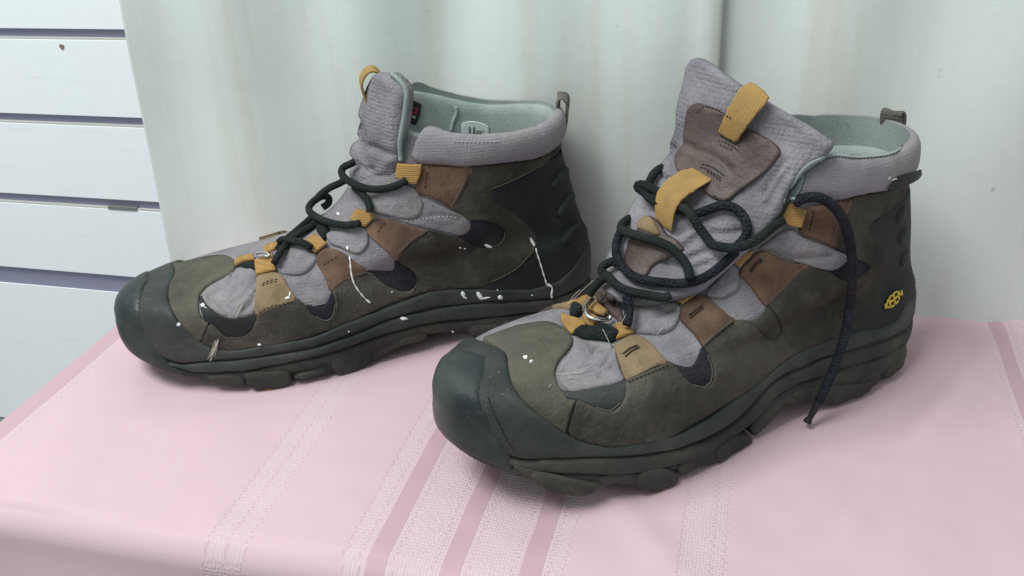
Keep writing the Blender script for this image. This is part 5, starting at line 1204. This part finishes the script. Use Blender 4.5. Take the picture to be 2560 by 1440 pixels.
# hanging lace end with its tip on the cloth
HL = [(450, 150), (500, 122), (580, 117), (650, 152), (700, 215), (738, 300), (758, 400), (766, 500), (764, 600), (754, 700), (735, 820), (705, 940), (670, 1040), (630, 1130), (590, 1215), (545, 1300), (518, 1345)]
pxs = densify(tr(B9, HL), 6.0); tip = b.A @ (on_plane(*pxs[-1], 2, .0022) - b.O)
ttip = np.linalg.norm(tip - b.eye); nP = len(pxs)
Ph = drape(b, tr(B9, HL), .0034, 6.0, 5)
th = np.linalg.norm(Ph - b.eye, axis=1); k0 = int(nP * .55); k0 = min(k0, len(th) - 2)
rampt = np.linspace(th[k0], ttip, len(th) - k0); q = np.linspace(0, 1, len(th) - k0)
th[k0:] = np.minimum(rampt, th[k0:] - .001 * 0) if False else rampt
Ph = np.array([b.eye + b.ray(*pxs[min(i, nP - 1)]) * th[i] for i in range(len(th))])
ke = int(len(Ph) * .905)
cord(b, 'lace', Ph[:ke + 1], .0027, M_LACE2)
tp = np.linspace(.82, .6, len(Ph) - ke); tp[-2:] = .95
cord(b, 'lace_aglet', Ph[ke:], .0026, M_TAGBLK, reg=False, taper=tp)
# tags, tab and logo at the heel
Pth = np.array([b.pick(x, y, -.004) for x, y in ((2228, 345), (2228, 320), (2228, 300), (2229, 287), (2234, 281), (2238, 290), (2236, 315), (2233, 340))])
strap(b, 'pull_tab', catmull(Pth, 36), .0062, .0018, M_PULL, axis=(-.55, 1, 0))
tagP = [(x - 62, y + 4) for x, y in [(1390, 1022), (1455, 930), (1500, 872), (1580, 845), (1655, 832), (1742, 812), (1722, 898), (1650, 935), (1560, 972), (1450, 1030)]]
sidet = panel(b, 'side_tag', tr(B2, tagP), M_TAGBLK, .0010, base=.0066, r=3, res=6, sharp=True, back=M_TAGBLK)
paint_spot = None
for l in ([(1440, 940), (1470, 910)], [(1485, 950), (1540, 930)], [(1550, 927), (1600, 910)]):
    cord(b, 'tag_print', drape(b, tr(B2, l), .0002, 3, 1), .0004, M_WHITEPRINT, parent=sidet, reg=False, nseg=4)
rebuild(b)
mint = panel(b, 'collar_binding', tr(B2, [(262, 1200), (330, 1060), (400, 920), (470, 822), (560, 744), (700, 684), (830, 644), (950, 654), (1100, 672), (1300, 659), (1450, 636), (1545, 605), (1612, 556), (1600, 580), (1560, 622), (1500, 655), (1400, 680), (1250, 698), (1080, 706), (950, 692), (830, 687), (720, 722), (600, 792), (522, 862), (497, 930), (455, 1060), (400, 1150), (350, 1200)]), M_LINING, .0008, .0001, r=4, res=5, bvh=b.allbvh, reg=False)
rebuild(b)
stitches(b, 'stitching', tr(B2, [(1600, 552), (1560, 625), (1500, 658), (1400, 683), (1250, 701), (1080, 709), (950, 695), (830, 690), (720, 725), (600, 796), (525, 864), (500, 930), (458, 1060), (400, 1150)]), M_STITCHD, mint, dash=4, gap=4, r=.00025)
# logo lettering on the heel: four letters swelling to a lens
lu = lambda u, v: (2207 + 53 * u + 4 + (-5.5) * v * 0 - 2, 773 - 44 * u + 0 * v)
def lens(u): return 13.0 * math.sin(math.pi * (.12 + .76 * u)) ** .9
def lp(u, v):                                       # u along the word, v -1..1 between the lens edges
    cx_, cy_ = 2213 + 43 * u, 767 - 37 * u; ll = lens(u); return (cx_ - .16 * v * ll, cy_ - v * ll)
strokes = []
W = .25
for k, ch in enumerate('KEEN'):
    a = k * W + .02; c = a + W - .05
    if ch == 'K': strokes += [[(a, -1), (a, 1)], [(a, 0), (c, 1)], [(a, 0), (c, -1)]]
    if ch == 'E': strokes += [[(a, -1), (a, 1)], [(a, 1), (c, 1)], [(a, 0), (c, 0)], [(a, -1), (c, -1)]]
    if ch == 'N': strokes += [[(a, -1), (a, 1)], [(a, 1), (c, -1)], [(c, -1), (c, 1)]]
lg = None
panel(b, 'logo_plate', [lp(u, 1.5) for u in np.linspace(-.1, 1.1, 9)] + [lp(u, -1.6) for u in np.linspace(1.1, -.1, 9)], M_COUNTER, .0010, .0002, r=3, res=4, bvh=b.allbvh)
rebuild(b)
LV = []; LF = []; nL = 0
for s_ in strokes:
    (u0, v0), (u1, v1) = s_
    l = [lp(u0 + (u1 - u0) * t, v0 + (v1 - v0) * t) for t in np.linspace(0, 1, 5)]
    P = drape(b, l, .0003, 3, 1); v, f = tube_mesh(P, .00058, 6); LV.extend(v); LF.extend(tuple(x + nL for x in q) for q in f); nL += len(v)
mesh_obj('logo_lettering', LV, LF, M_LOGO, ctr)
# stitching, creases, paint, hairs
for t, ls in ((tabsB[0], [[(1340, 925), (1420, 860), (1500, 830), (1600, 800)], [(1365, 955), (1440, 890), (1540, 845)]]),):
    for l in ls: stitches(b, 'stitching', tr(B5, l), M_STITCH, t, dash=40, gap=3, r=.0005)
for l in ([(730, 850), (800, 790), (920, 715)], [(740, 880), (800, 830), (920, 740)]): stitches(b, 'stitching', tr(B6, l), M_STITCH, tabsB[1], dash=40, gap=3, r=.0005)
for l in ([(440, 1080), (500, 1000), (590, 920)], [(425, 1070), (480, 990), (570, 905)]): stitches(b, 'stitching', tr(B4, l), M_STITCH, tabsB[2], dash=40, gap=3, r=.0005)
stitches(b, 'stitching', tr(B4, [(1090, 610), (1120, 510), (1140, 390)]), M_STITCHD, tabsB[3], dash=6, gap=4)
for l in (tr(B6, [(920, 1190), (1010, 1110), (1110, 1025), (1225, 930)]), tr(B8, [(1530, 525), (1620, 490), (1720, 448), (1830, 400)]), tr(B9, [(800, 104), (900, 92), (980, 72)]), tr(B8, [(480, 640), (515, 740), (570, 850), (620, 950), (690, 1060)])):
    stitches(b, 'stitching', l, M_STITCHD, b.root)
for l in (tr(B6, [(1120, 680), (1250, 750), (1400, 810), (1500, 840)]),):
    stitches(b, 'stitching', l, M_STITCHD, b.root, dash=3, gap=5, r=.00028)
paint_blob(b, 1260 + 240 / 4.5, 680 + 960 / 4.5, 5.6, 4.6, M_PAINT)
paint_blob(b, 1260 + 305 / 4.5, 680 + 1008 / 4.5, 5.2, 2.6, M_PAINT, -.5)
for fr, l in ((B5, [(600, 1155), (750, 1140), (850, 1130), (920, 1090), (1000, 1040)]), (B5, [(710, 1195), (760, 1180)]), (B5, [(1310, 590), (1340, 540), (1370, 480)]), (B5, [(500, 1300), (530, 1260)]), (B5, [(1110, 640), (1150, 720), (1200, 830)]), (B5, [(740, 350), (800, 290), (900, 190), (1000, 100)]), (B5, [(700, 380), (790, 260), (860, 200)]), (B6, [(370, 1070), (410, 1010), (450, 980)])):
    cord(b, 'stray_hair', drape(b, tr(fr, l), .0008, 5, 2), .00016, M_HAIR, reg=False, nseg=4)
